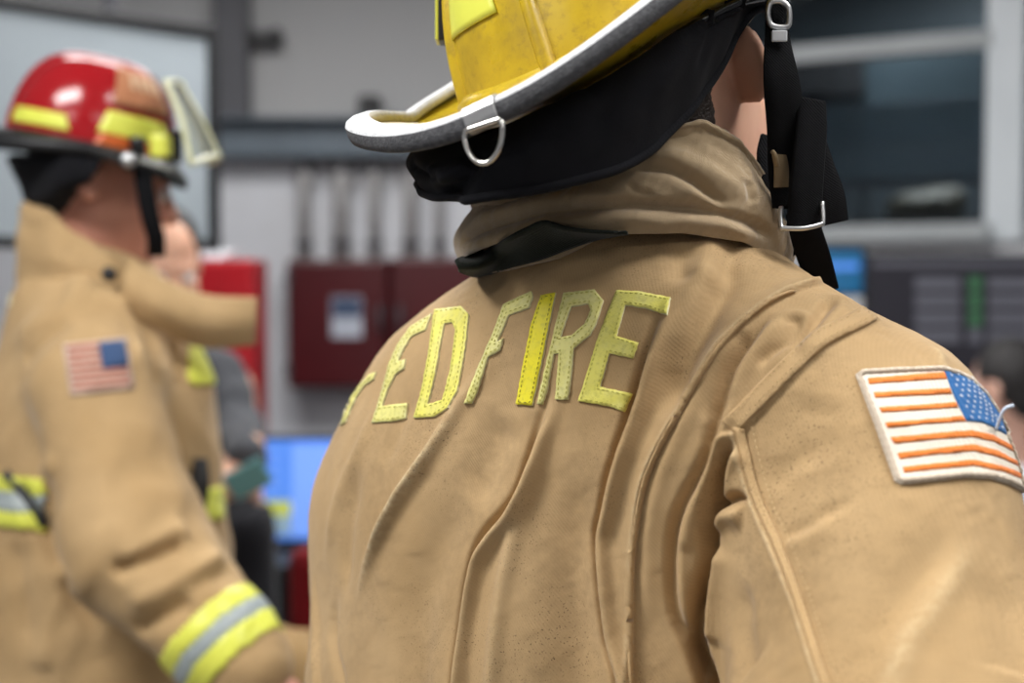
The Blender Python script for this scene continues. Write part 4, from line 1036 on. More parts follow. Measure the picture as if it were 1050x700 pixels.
# body
HR2 = rot_frame(math.radians(16), math.radians(-10), 0); HC2 = P(104, 192, 2.15); HIP2 = np.array([T2[0], T2[1], .92])
def at2(r, f, z): return HIP2+gR*r+gF*f+np.array([0, 0, z])
def body2(p):
    d = head_sdf(p, HC2, HR2, .25); d = smin(d, caps(p, HC2+HR2.T@np.array([0, -.02, -.02]), N2+np.array([0, 0, -.04]), .058, .066), .025)
    d = smin(d, torso_sdf(p, N2+np.array([0, 0, -.05]), HIP2, gR, gF, .18, .115), .04)
    d = smin(d, limb(p, [SR2, ER2, WR2], [.06, .048, .033]), .05); d = smin(d, limb(p, [SL2, EL2, WL2], [.06, .048, .033]), .05)
    d = smin(d, hand_sdf(p, WR2+(WR2-ER2)/np.linalg.norm(WR2-ER2)*.035, WR2-ER2, gR*.8+[0, 0, .5], 1, .4), .012); d = smin(d, hand_sdf(p, WL2+(WL2-EL2)*.12, WL2-EL2, -gR, 1, .4), .012)
    for s_ in (-1, 1):
        d = smin(d, limb(p, [at2(.09*s_, 0, -.03), at2(.11*s_, .01, -.46), at2(.12*s_, -.01, -.85)], [.088, .06, .042]), .04)
        d = smin(d, caps(p, at2(.12*s_, -.01, -.865), at2(.13*s_, .13, -.88), .04, .034), .03)
    return d
body_mesh('body', body2, (-1.2, .1, 0), (1.6, 2.75, 1.85), ((HC2[0]-.12, HC2[0]+.16, .006), (HC2[1]-.12, HC2[1]+.12, .006), (1.45, 1.82, .006)), M['skin_ruddy'], red_man)
def hair_fn(C, R, low=-.055):
    def fn(p):
        q = (p-C)@R.T; d = ell(q, (0, -.014, .042), (.0815, .100, .103)); d = smin(d, ell(q, (0, -.06, -.03), (.055, .034, .045)), .03)
        d = smax(d, low-q[..., 2], .01); d = smax(d, q[..., 1]-.070+.4*np.abs(q[..., 2]-.08), .02)
        return smax(d, -ell(np.stack([np.abs(q[..., 0]), q[..., 1], q[..., 2]], -1), (.085, .010, -.008), (.04, .034, .046)), .006)
    return fn
def add_hair(C, R, mt, par, low=-.055):
    hv, hf = nets(hair_fn(C, R, low), *[np.arange(C[i]-.14, C[i]+.16, .009) for i in range(3)], 1); hv = hv+normals(hv, hf)*(np.random.uniform(-.001, .001, len(hv)))[:, None]; from_np('hair', hv, hf, mt, par)
def add_eyes(C, R, par):
    for s_ in (-1, 1):
        bm = bmesh.new(); bmesh.ops.create_uvsphere(bm, u_segments=12, v_segments=8, radius=.0125, matrix=Matrix.Translation(V(C+R.T@np.array([.031*s_, .0845, .003])))); from_bm('eye', bm, M['eye_white'], par, True)
add_hair(HC2, HR2, M['hair_black'], red_man); add_eyes(HC2, HR2, red_man)
def legs(at, z1, r0, r1, r2, mt, nm, par, box_):
    N_ = at(0, 0, .5); 
    def fn(p):
        d = caps(p, at(-.06, 0, .03), at(.06, 0, .03), r0*1.15, r0*1.15); d = smax(d, p[..., 2]-z1, .02)
        for s_ in (-1, 1): d = smin(d, limb(p, [at(.09*s_, 0, -.03), at(.12*s_, .01, -.46), at(.122*s_, -.01, -.82)], [r0, r1, r2]), .04)
        return smax(d, .07-p[..., 2], .01)
    v, f = nets(fn, *[np.arange(a, b, .018) for a, b in box_], 1); return from_np(nm, v, f, mt, par)
legs(at2, 1.0, .118, .105, .098, M['coat'], 'turnout_trousers', red_man, ((-1.0, -.1), (1.75, 2.7), (.03, 1.1)))
def boots(at, fw, par, nm='boot'):
    for s_ in (-1, 1):
        A = at(.122*s_, -.01, 0); A[2] = .06
        v, f = nets(lambda p: boot_sdf(p, A, fw), *[np.arange(A[i]-.26, A[i]+.3, .014) if i < 2 else np.arange(-.03, .44, .014) for i in range(3)], 1); from_np(nm, v, f, M['boot'], par)
boots(at2, gF, red_man)

# --- red helmet
K2R = rot_frame(math.radians(16), math.radians(-11), math.radians(-3)); K2C = P(92, 150, 2.14)
red_helmet = empty('fire_helmet', K2C, 'glossy red fire helmet with black brim and raised clear visor', 'helmet')
def H2(r, f, u): return K2C+K2R.T@np.array([r, f, u])
def dome2(t, s, out=0):
    a = s*PI/2; k = math.cos(a)**.6; h = .128*math.sin(a)
    return H2((.103*k+out*math.cos(a))*math.sin(t), (.116*k+out*math.cos(a))*math.cos(t), h+out*math.sin(a))
NB2 = 72; tt2 = [2*PI*i/NB2 for i in range(NB2)]
rows = np.array([[dome2(t, s) for t in tt2] for s in np.linspace(0, .985, 24)]); vv, ff = bridge_grid(rows, True); k_ = len(vv); vv = list(vv)+[dome2(0, 1)]
from_np('shell', vv, [tuple(q) for q in ff]+[(23*NB2+j, 23*NB2+(j+1) % NB2, k_) for j in range(NB2)], M['red_shell'], red_helmet)
def b2r(t, k, du=0):
    c, s = math.cos(t), math.sin(t); L = .150 if c > 0 else .160; i = np.array([.103*s, .116*c]); o = np.array([.138*s, L*c]); q = i+(o-i)*k
    return H2(q[0], q[1], -.020*k*k*abs(c)-.004*k+du)
rows = np.array([[b2r(t, k, du) for t in tt2] for k, du in ((0, .004), (.5, .004), (1, .004), (1.05, 0), (1.05, -.008), (1, -.011), (.5, -.006), (0, -.006))]); vv, ff = bridge_grid(rows, True); from_np('brim', vv, ff, M['black'], red_helmet)
rws = []
for w_, o in ((-.014, -.002), (-.010, .004), (0, .0078), (.010, .004), (.014, -.002)):
    r_ = []
    for u in np.linspace(-.985, .985, 60):
        q = dome2(0 if u > 0 else PI, 1-abs(u), o); r_.append(q+K2R[0]*w_)
    rws.append(r_)
vv, ff = bridge_grid(np.array(rws)); from_np('comb', vv, ff, M['red_shell'], red_helmet)
def panel2(name, t0, t1, s0, s1, mt, out, tp=.08, th=.0015):
    g = []
    for s in np.linspace(s0, s1, 8):
        k = tp*(s-s0)/(s1-s0); g.append([dome2(t0+(t1-t0)*(k+(1-2*k)*x), s, out) for x in np.linspace(0, 1, 12)])
    return sheet(name, np.array(g), th, mt, red_helmet)
R_ = math.radians
for a, b, s0, s1 in ((22, 86, .10, .27), (104, 166, .06, .17), (-86, -22, .10, .27), (-166, -104, .06, .17)): panel2('reflective_panel', R_(a), R_(b), s0, s1, M['lime_tape'], .002)
for a, b in ((20, 88), (-88, -20)): panel2('lower_tape', R_(a), R_(b), .0, .10, M['orange_tape'], .002)
panel2('side_shield', R_(24), R_(78), .32, .72, M['leather'], .005, .05, .003)
for i in range(4): panel2('shield_mark', R_(32+9*i), R_(37+9*i), .47, .62, M['leather_mark'], .0075, 0, .001)
panel2('shield_edge', R_(20), R_(24), .1, .74, M['black'], .006, 0, .003)
# goggle strap clips and the raised clear visor
bm = bmesh.new(); bm_box(bm, dome2(R_(58), .06, .012), (.022, .016, .024), None, .004); from_bm('visor_hinge', bm, M['black_gloss'], red_helmet)
bm = bmesh.new(); bm_box(bm, dome2(R_(12), .12, .010), (.02, .02, .05), None, .004); from_bm('front_bracket', bm, M['black_gloss'], red_helmet)
VS = [[P(170, 84, 2.02), P(182, 84, 2.10), P(188, 88, 2.18), P(184, 92, 2.26)], [P(186, 122, 1.99), P(204, 122, 2.07), P(208, 126, 2.18), P(200, 128, 2.28)], [P(196, 168, 1.98), P(222, 160, 2.06), P(224, 164, 2.18), P(214, 168, 2.28)]]
g = spline2(VS, 30, 24); vis_ = sheet('visor', g, .003, M['visor'], red_helmet)
tube('visor_edge', [g[i, 0] for i in range(24)]+[g[-1, j] for j in range(1, 30)], .004, M['visor_edge'], vis_, 8)
tube('visor_edge', [g[0, j] for j in range(30)]+[g[i, -1] for i in range(1, 24)], .004, M['visor_edge'], vis_, 8)
tube('visor_edge', [g[i, 12] for i in range(24)], .004, M['visor_edge'], vis_, 8)
bm = bmesh.new(); bm_box(bm, P(165, 150, 2.03), (.026, .03, .035), None, .006); from_bm('visor_clip', bm, M['lime_tape'], red_helmet)
# ear flap and strap
net = [[P(8, 160, 2.26), P(18, 158, 2.12), P(60, 160, 2.02), P(104, 164, 2.02)], [P(16, 178, 2.26), P(24, 178, 2.12), P(58, 186, 2.03), P(96, 180, 2.02)], [P(26, 196, 2.24), P(30, 208, 2.12), P(56, 200, 2.05), P(88, 186, 2.03)]]
sheet('neck_flap', spline2(net, 40, 14), .008, M['flap'], red_helmet)
ribbon('chin_strap', [P(*q) for q in ((146, 172, 2.03), (149, 195, 2.02), (154, 222, 2.02), (160, 244, 2.03), (160, 262, 2.05))], [(1, .2, 0)]*5, None, .026, .005, M['webbing'], red_helmet)
tube('strap_snap', [P(132, 164, 2.01), P(132, 164, 2.0)], .011, M['steel_dull'], red_helmet, 14)

# ------------------------------------------------------------------ bystanders
def civilian(nm, label, C, yaw, pitch, ctr, zs, hair, skin_, shirt, arms, mats_, low=-.05):
    pass
# man in a grey jersey behind the second firefighter
A3 = math.radians(-50); hF = np.array([math.cos(A3), math.sin(A3), 0]); hR = np.array([math.sin(A3), -math.cos(A3), 0])
HC3 = P(168, 274, 3.25); HR3 = rot_frame(math.radians(-60), math.radians(-18)); N3 = HC3+np.array([0.015, .05, -.17]); HIP3 = np.array([N3[0]+.04, N3[1]+.02, .90])
bystander = empty('person', (HIP3[0], HIP3[1], 0), 'person in a dark grey jersey and black trousers holding a teal handheld device', 'person')
def at3(r, f, z): return HIP3+hR*r+hF*f+np.array([0, 0, z])
W3 = P(253, 468, 2.98); E3 = P(243, 440, 3.17); S3_ = P(222, 384, 3.26)
W3b = P(212, 494, 2.94); S3b = N3+hR*.19+[0, 0, -.07]; E3b = P(140, 470, 3.18)
if (S3_-N3)@hR > 0: S3b = N3-hR*.19+[0, 0, -.07]
arms3 = [[S3_, E3, W3], [S3b, E3b, W3b]]
HD3 = [((-.25, -.5, -.55), (.5, -.6, .4), -1), ((.7, -.45, -.1), (0, -.5, -.8), -1)]
def body3(p):
    d = head_sdf(p, HC3, HR3, .25); d = smin(d, caps(p, HC3+HR3.T@np.array([0, -.02, -.02]), N3+np.array([0, 0, -.03]), .055, .062), .025)
    d = smin(d, torso_sdf(p, N3+np.array([0, 0, -.03]), HIP3, hR, hF, .185, .115), .04)
    for J, (dd, nn, sd) in zip(arms3, HD3):
        d = smin(d, limb(p, J, [.055, .045, .030]), .03); d = smin(d, hand_sdf(p, J[-1], dd, nn, sd, .55), .012)
    for s_ in (-1, 1):
        d = smin(d, limb(p, [at3(.09*s_, 0, -.03), at3(.10*s_, .01, -.45), at3(.11*s_, -.01, -.83)], [.085, .058, .042]), .04)
        d = smin(d, caps(p, at3(.11*s_, -.01, -.845), at3(.12*s_, .13, -.865), .038, .032), .03)
    return d
body_mesh('body', body3, (-1.25, -.25, 0), (2.6, 3.65, 1.8), ((HC3[0]-.12, HC3[0]+.13, .008), (HC3[1]-.13, HC3[1]+.12, .008), (1.36, 1.70, .008)), M['skin'], bystander)
add_hair(HC3, HR3, M['hair_black'], bystander, -.03); add_eyes(HC3, HR3, bystander)
def shirt3(p):
    d = torso_sdf(p, N3+np.array([0, 0, -.02]), HIP3, hR, hF, .175, .13); d = smax(d, p[..., 2]-(N3[2]+.0), .01)
    for J in arms3: d = smin(d, limb(p, [J[0], J[1], J[2]+(J[1]-J[2])*.0], [.062, .056, .044]), .04)
    return smax(d, .86-p[..., 2], .01)
v, f = nets(shirt3, np.arange(-1.25, -.2, .014), np.arange(2.6, 3.7, .014), np.arange(.82, 1.6, .014), 1); v = v+normals(v, f)*wobble(v, .004, .09, 51)[:, None]; from_np('jersey', v, f, M['grey_shirt'], bystander)
legs(at3, .95, .105, .085, .075, M['dark_cloth'], 'trousers', bystander, ((-1.25, -.2), (2.8, 3.7), (.02, 1.05)))
boots(at3, hF, bystander, 'shoe')
dv = empty('handheld_device', P(254, 492, 2.80), 'small teal handheld device held by the person in the grey jersey', 'device')
bm = bmesh.new(); Mr = Matrix.Rotation(math.radians(-28), 3, 'Y') @ Matrix.Rotation(math.radians(20), 3, 'X'); bm_box(bm, P(254, 491, 2.80), (.085, .014, .062), Mr, .006); from_bm('case', bm, M['teal'], dv)
bm = bmesh.new(); bm_box(bm, P(254, 491, 2.80)+np.array(Mr @ Vector((0, .008, .0))), (.075, .002, .054), Mr, .0005); from_bm('screen', bm, M['black_gloss'], dv)

# seated person far right, seen past the shoulder
A4 = math.radians(165); kF = np.array([math.cos(A4), math.sin(A4), 0]); kR = np.array([math.sin(A4), -math.cos(A4), 0])
HC4 = P(1034, 402, 3.7); HR4 = rot_frame(math.radians(128), math.radians(-5)); N4 = HC4+np.array([.03, .01, -.17]); HIP4 = np.array([N4[0]+.05, N4[1], .52])
sitter = empty('person', (HIP4[0], HIP4[1], 0), 'dark haired person in a white shirt sitting beyond the flag patched shoulder', 'person')
def at4(r, f, z): return HIP4+kR*r+kF*f+np.array([0, 0, z])
arms4 = [[N4+kR*.18*s_+[0, 0, -.07], N4+kR*.21*s_+kF*.06+[0, 0, -.34], N4+kR*.12*s_+kF*.30+[0, 0, -.34]] for s_ in (1, -1)]
def body4(p):
    d = head_sdf(p, HC4, HR4, .25); d = smin(d, caps(p, HC4+HR4.T@np.array([0, -.02, -.02]), N4+np.array([0, 0, -.03]), .054, .06), .025)
    d = smin(d, torso_sdf(p, N4+np.array([0, 0, -.03]), HIP4, kR, kF, .18, .115), .04)
    for s_, J in zip((1, -1), arms4): d = smin(d, limb(p, J, [.052, .043, .03]), .03); d = smin(d, hand_sdf(p, J[-1], kF, [0, 0, 1], -s_, .3), .012)
    for s_ in (-1, 1):
        d = smin(d, limb(p, [at4(.09*s_, .02, .02), at4(.11*s_, .42, .03), at4(.11*s_, .44, -.43)], [.085, .06, .042]), .04)
        d = smin(d, caps(p, at4(.11*s_, .44, -.46), at4(.12*s_, .57, -.478), .036, .03), .03)
    return d
body_mesh('body', body4, (.5, 1.7, 0), (3.3, 4.1, 1.5), ((HC4[0]-.13, HC4[0]+.12, .008), (HC4[1]-.12, HC4[1]+.12, .008), (1.0, 1.36, .008)), M['skin_pale'], sitter)
add_hair(HC4, HR4, M['hair_black'], sitter, -.075); add_eyes(HC4, HR4, sitter)
def shirt4(p):
    d = torso_sdf(p, N4+np.array([0, 0, -.02]), HIP4, kR, kF, .20, .135); d = smax(d, p[..., 2]-N4[2], .01)
    for J in arms4: d = smin(d, limb(p, [J[0], J[1], J[2]+(J[1]-J[2])*.1], [.07, .06, .045]), .04)
    return smax(d, .50-p[..., 2], .01)
v, f = nets(shirt4, np.arange(.9, 1.8, .016), np.arange(3.3, 4.1, .016), np.arange(.46, 1.2, .016), 1); from_np('shirt', v, f, M['white_shirt'], sitter)
def tr4(p):
    d = caps(p, at4(-.06, 0, .05), at4(.06, 0, .05), .115, .115)
    for s_ in (-1, 1): d = smin(d, limb(p, [at4(.09*s_, .02, .03), at4(.11*s_, .42, .035), at4(.11*s_, .44, -.41)], [.10, .078, .07]), .04)
    return d
v, f = nets(tr4, np.arange(.5, 1.7, .018), np.arange(3.2, 4.2, .018), np.arange(.0, .75, .018), 1); from_np('trousers', v, f, M['dark_cloth'], sitter)
ch = empty('office_chair', (HIP4[0], HIP4[1], 0), 'black office chair under the white shirted sitter at far right', 'chair')
box('seat', at4(0, .08, -.115), (.48, .48, .06), M['black'], ch, .02); box('backrest', at4(0, -.22, .24), (.05, .44, .50), M['black'], ch, .02)
tube('column', [at4(0, .08, -.14), at4(0, .08, -.42)], .028, M['steel_dull'], ch)
for i in range(5):
    a = 2*PI*i/5; q = at4(0, .08, 0); tube('leg', [(q[0], q[1], .10), (q[0]+.28*math.cos(a), q[1]+.28*math.sin(a), .03)], [.024, .020], M['black'], ch)

# ------------------------------------------------------------------ the room
def struct(name, c, s, mt, M_=None, bevel=0.0):
    o = box(name, c, s, mt, None, bevel, M_); o['kind'] = 'structure'; return o
YB = 6.0
struct('floor', (0, 1.2, -.05), (9, 10.2, .1), M['floor']); struct('ceiling', (0, 1.2, 3.15), (9, 10.2, .1), M['ceiling'])
struct('wall_back', (-2.18, YB+.06, 1.55), (4.64, .12, 3.1), M['wall'])
struct('wall_left', (-4.5, 1.2, 1.55), (.12, 9.8, 3.1), M['wall_plain']); struct('wall_front', (0, -3.76, 1.55), (9, .12, 3.1), M['wall_plain'])
# right wall: runs back to the corner behind the helmet, mostly window
WA = P(1015, 200, 5.0); WB = P(810, 200, 5.38); wd = WA-WB; wd[2] = 0; wd /= np.linalg.norm(wd); wn = np.array([-wd[1], wd[0], 0]); wn = -wn if wn@np.array([0, 1, 0]) > 0 else wn  # towards the room
MW = Matrix(((wd[0], -wn[0], 0), (wd[1], -wn[1], 0), (0, 0, 1)))   # columns: along, away from room, up
def on_wall(px, out=0., z=None, y=283):
    d_ = ray(px, 350)[:2]; A_ = WA[:2]+wn[:2]*out; det = d_[0]*-wd[1]+wd[0]*d_[1]; t = (A_[0]*-wd[1]+wd[0]*A_[1])/det; q = d_*t
    zz = z if z is not None else P(px, y, t)[2]
    return np.array([q[0], q[1], zz])
def wall_bar(name, px0, px1, y0, y1, out, thick, mt, par=None, zref=None):
    a = on_wall(px0, out); b = on_wall(px1, out); xm = (px0+px1)/2 if zref is None else zref
    z0 = on_wall(xm, out, y=y0)[2]; z1 = on_wall(xm, out, y=y1)[2]; c = (a+b)/2; c[2] = (z0+z1)/2
    L = np.linalg.norm((b-a)[:2]); return box(name, c+(-wn)*thick/2*0, (L, thick, abs(z1-z0)), mt, par, .004, MW)
def span(name, px0, px1, z0, z1, mt, thick=.14):
    a, b = on_wall(px0, -.07), on_wall(px1, -.07); c = (a+b)/2; c[2] = (z0+z1)/2; o = box(name, c, (np.linalg.norm((b-a)[:2]), thick, z1-z0), mt, None, 0, MW); o['kind'] = 'structure'; return o
zsill = on_wall(1010, y=247)[2]; ztop = 2.75
span('wall_right', 545, 1500, 0, zsill, M['wall_plain']); span('wall_right_upper', 545, 1500, ztop, 3.1, M['wall_plain'])
span('trim_1', 1014, 1052, zsill, ztop, M['white_trim'], .20)
span('wall_right_pier', 1090, 1500, zsill, ztop, M['wall_plain']); span('wall_right_corner', 545, 640, zsill, ztop, M['wall_plain'])
e1 = on_wall(1490); struct('wall_right_side', ((e1[0]+4.5)/2+.2, e1[1]-.1, 1.55), (4.5-e1[0]+.5, .12, 3.1), M['wall_plain']); struct('wall_right_end', (4.5, -.8, 1.55), (.12, 6.0, 3.1), M['wall_plain'])
win = empty('window_1', on_wall(830, z=zsill)); win['kind'] = 'structure'
def wbar(name, px0, px1, z0, z1, out, thick, mt, par=win):
    a, b = on_wall(px0, out), on_wall(px1, out); c = (a+b)/2; c[2] = (z0+z1)/2; return box(name, c, (np.linalg.norm((b-a)[:2]), thick, z1-z0), mt, par, .005, MW)
zr0, zr1 = on_wall(1010, y=52)[2], on_wall(1010, y=33)[2]
wbar('window_rail', 640, 1014, zr0, zr1, .01, .05, M['rail']); zs0, zs1 = on_wall(1005, y=247)[2], on_wall(1005, y=229)[2]
wbar('window_sill', 640, 1014, zs0, zs1, .03, .08, M['rail']); wbar('window_head', 640, 1014, ztop-.03, ztop+.03, 0, .1, M['rail'])
wbar('window_jamb', 640, 652, zs1, ztop, 0, .1, M['white_trim'])
wbar('lower_pane', 652, 1014, zs1, zr0, -.03, .008, M['glass']); wbar('upper_pane', 652, 1014, zr1, ztop-.03, -.03, .008, M['glass'])
wbar('window_rail', 1052, 1090, zr0, zr1, .01, .05, M['rail']); wbar('window_sill', 1052, 1090, zs0, zs1, .03, .08, M['rail']); wbar('lower_pane', 1052, 1090, zs1, zr0, -.03, .008, M['glass']); wbar('upper_pane', 1052, 1090, zr1, ztop, -.03, .008, M['glass'])
# dim room beyond the glass
def beyond(px, d_, z): return on_wall(px, -d_, z=z)
def inner(name, px0, px1, y0, y1, d_, thick, mt, par=None):
    a, b = on_wall(px0, -d_), on_wall(px1, -d_); c = (a+b)/2; xm = (px0+px1)/2; z0, z1 = on_wall(xm, -d_, y=y1)[2], on_wall(xm, -d_, y=y0)[2]; c[2] = (z0+z1)/2
    return box(name, c, (np.linalg.norm((b-a)[:2]), thick, z1-z0), mt, par, .004, MW)
o = inner('wall_beyond', 500, 1300, -300, 420, 1.9, .1, M['inner_dark']); o['kind'] = 'structure'
o = inner('wall_beyond_ceiling', 500, 1300, -306, -296, 1.0, 1.8, M['inner_dark']); o['kind'] = 'structure'
o = inner('wall_beyond_floor', 500, 1300, 415, 425, 1.0, 1.8, M['inner_dark']); o['kind'] = 'structure'
o = inner('wall_beyond_end', 1296, 1310, -300, 420, 1.0, 1.8, M['inner_dark']); o['kind'] = 'structure'
o = inner('wall_beyond_start', 490, 505, -300, 420, 1.0, 1.8, M['inner_dark']); o['kind'] = 'structure'
t = empty('partition_panel', beyond(950, 1.0, zsill)); tag(t, 'teal grey partition panel in the dim room behind the window glass', 'panel')
inner('board', 884, 1012, 60, 142, 1.0, .05, M['inner_teal'], t); inner('post', 1004, 1012, 60, 420, 1.0, .05, M['inner_dark'], t); inner('post', 884, 890, 60, 420, 1.0, .05, M['inner_dark'], t)
t = empty('wall_cabinet', beyond(850, 1.5, zsill)); tag(t, 'black wall cabinet in the dim room, left of the teal panel', 'cabinet')
inner('carcass', 800, 884, 62, 101, 1.5, .4, M['inner_black'], t); inner('door', 802, 841, 64, 99, 1.28, .02, M['inner_black'], t); inner('door', 843, 882, 64, 99, 1.28, .02, M['inner_black'], t)
t = empty('window_blind', beyond(900, .45, zsill)); tag(t, 'lowered blue grey slatted blind behind the lower window pane', 'blind')
for i, y in enumerate(range(112, 190, 7)):
    o = inner('slat', 655, 1013, y, y+5.5, .30, .02, M['slat'], t); o.rotation_euler = (0, 0, 0)
inner('bottom_rail', 655, 1013, 188, 193, .30, .03, M['inner_black'], t)
for px in (700, 860, 985): inner('cord', px, px+1.2, 70, 190, .27, .004, M['slat'], t)
t = empty('cloth_bundle', beyond(946, .7, zsill)); tag(t, 'olive bundle lying low behind the window glass near the white post', 'bundle')
zc_ = on_wall(925, -.65, y=226)[2]+.003; q = on_wall(946, -.65, y=214)
def bund(p): return smin(ell(p, q, (.16, .12, .07)), ell(p, q+[.08, 0, .03], (.09, .09, .06)), .04)
v, f = nets(lambda p: smax(bund(p), zc_-p[..., 2], .01), *[np.arange(q[i]-.3, q[i]+.3, .02) for i in range(3)], 1); v = v+normals(v, f)*wobble(v, .006, .1, 61)[:, None]; v[:, 2] = np.maximum(v[:, 2], zc_); from_np('bundle_cloth', v, f, M['olive'], t)
t = empty('low_counter', beyond(940, .75, zsill)); tag(t, 'black low counter carrying the olive bundle behind the glass', 'counter')
inner('worktop', 760, 1090, 226, 231, .65, .4, M['inner_black'], t); inner('front_panel', 765, 1085, 231, 420, .48, .03, M['inner_black'], t); inner('end_panel', 1080, 1086, 231, 420, .66, .38, M['inner_black'], t); inner('end_panel', 764, 770, 231, 420, .66, .38, M['inner_black'], t)

# ------------------------------------------------------------------ things on the back wall
def at_y(px, py, y):
    r_ = ray(px, py); return CAM+r_*(y/r_[1])
def wbox(name, px0, px1, y0, y1, y, thick, mt, par, bevel=.006):
    a, b = at_y(px0, y1, y), at_y(px1, y0, y); return box(name, ((a[0]+b[0])/2, y+thick/2, (a[2]+b[2])/2), (b[0]-a[0], thick, b[2]-a[2]), mt, par, bevel)
YW = YB-.002
# steel beam along the wall
t = empty('wall_beam', at_y(430, 140, 5.9)); tag(t, 'blue grey steel channel running along the back wall above the pipes', 'beam')
wbox('web', 214, 640, 122, 158, 5.93, .07, M['beam'], t); wbox('flange', 214, 640, 119, 123, 5.84, .16, M['beam'], t); wbox('flange', 214, 640, 156, 160, 5.84, .16, M['beam'], t)
t = empty('alarm_strobe', at_y(378, 108, 5.85)); tag(t, 'small black sounder box sitting on the blue grey wall beam', 'alarm')
wbox('housing', 367, 390, 97, 119, 5.86, .10, M['black'], t, .015); wbox('lens', 372, 385, 101, 110, 5.845, .02, M['black_gloss'], t, .006)
lab = ['first grey conduit from the left above the dark red cabinets', 'second grey conduit from the left above the dark red cabinets', 'third grey conduit from the left above the dark red cabinets', 'fourth grey conduit from the left above the dark red cabinets', 'rightmost grey conduit above the cabinets, close to the lifted coat collar']
for i, (px, w_) in enumerate(((312, 13), (350, 17), (384, 12), (421, 15), (450, 10))):
    t = empty('wall_conduit', at_y(px, 215, 5.94)); tag(t, lab[i], 'pipe', 'conduits above the red cabinets')
    a, b = at_y(px, 159, 5.93), at_y(px, 268, 5.93); tube('pipe', [a, b], w_/2*5.93/FPX, M['pipe'], t, 16)
    for y in (172, 250): q = at_y(px, y, 5.93); tube('collar_nut', [q+[0, 0, .012], q-[0, 0, .012]], (w_/2+2.5)*5.93/FPX, M['column'], t, 8); wbox('clamp', px-w_*.8, px+w_*.8, y+12, y+17, 5.92, .075, M['pipe'], t, .002)
def cabinet(px0, px1, y0, y1, label, mt, latch, lbl):
    t = empty('fire_cabinet', at_y((px0+px1)/2, y1, 5.8)); tag(t, label, 'cabinet', 'dark red wall cabinets')
    wbox('carcass', px0, px1, y0, y1, 5.80, .20, mt, t, .008); d_ = wbox('door', px0+2, px1-2, y0+2, y1-2, 5.775, .024, mt, t, .008)
    q = at_y(latch, (y0+y1)/2-5, 5.765); tube('handle', [q+[0, 0, .05], q+[0, -.03, .04], q+[0, -.03, -.04], q+[0, 0, -.05]], .009, M['column'], d_, 8)
    for y in (y0+18, y1-18): x_ = px0 if latch > (px0+px1)/2 else px1; wbox('hinge', x_-2.5, x_+2.5, y-7, y+7, 5.768, .02, M['column'], d_, .003)
    if lbl:
        wbox('label_card', 340, 371, 304, 346, 5.770, .004, M['label_white'], d_, .001); wbox('label_header', 341, 370, 305, 325, 5.767, .004, M['label_blue'], d_, .001)
    return t
cabinet(295, 398, 266, 398, 'dark red wall cabinet with a blue and white label on its door', M['red_cab'], 390, True)
cabinet(400, 500, 264, 398, 'plain dark red wall cabinet right beside the labelled one, behind the lettered coat', M['red_cab'], 410, False)
t = empty('tall_red_cabinet', at_y(228, 440, 5.0)); tag(t, 'bright red cabinet behind the person in the grey jersey', 'cabinet')
a, b = at_y(150, 470, 4.6), at_y(261, 266, 4.6); hz = b[2]
box('carcass', ((a[0]+b[0])/2, 4.72, hz/2), (b[0]-a[0], .24, hz), M['red_bright'], t, .008); dr = box('door', ((a[0]+b[0])/2, 4.588, hz/2+.03), (b[0]-a[0]-.02, .022, hz-.08), M['red_bright'], t, .006)
q = at_y(248, 420, 4.57); tube('handle', [q+[0, .01, .07], q+[0, -.03, .06], q+[0, -.03, -.06], q+[0, .01, -.07]], .009, M['steel_dull'], dr, 8)
t = empty('paper_stack', at_y(205, 262, 4.6)); tag(t, 'white papers lying on top of the bright red cabinet', 'papers')
for i in range(3):
    q = at_y(203, 266, 4.68); box('sheet', (q[0]+.01*i, 4.70+.008*i, hz+.006+.010*i), (.20, .15, .009), M['white_plastic'], t, .001, Matrix.Rotation(.1*i, 3, 'Z'))
# vertical column with its bracket
t = empty('steel_column', at_y(236, 120, 5.86)); tag(t, 'dark grey vertical steel column above the wall beam, right of the whiteboard', 'column')
for nm, p0, p1 in (('channel', 219, 231), ('channel', 233, 242), ('channel', 244, 250)):
    a, b = at_y(p0, 124, 5.86), at_y(p1, -260, 5.86); box(nm, ((a[0]+b[0])/2, 5.92, (a[2]+min(b[2], 3.1))/2), (b[0]-a[0], .11, min(b[2], 3.1)-a[2]), M['column'], t, .006)
t = empty('wall_bracket', at_y(268, 36, 5.85)); tag(t, 'short dark arm sticking out right of the grey column', 'bracket')
wbox('arm', 250, 284, 31, 41, 5.86, .06, M['black'], t, .01); wbox('foot', 279, 286, 28, 44, 5.88, .12, M['black'], t, .006)
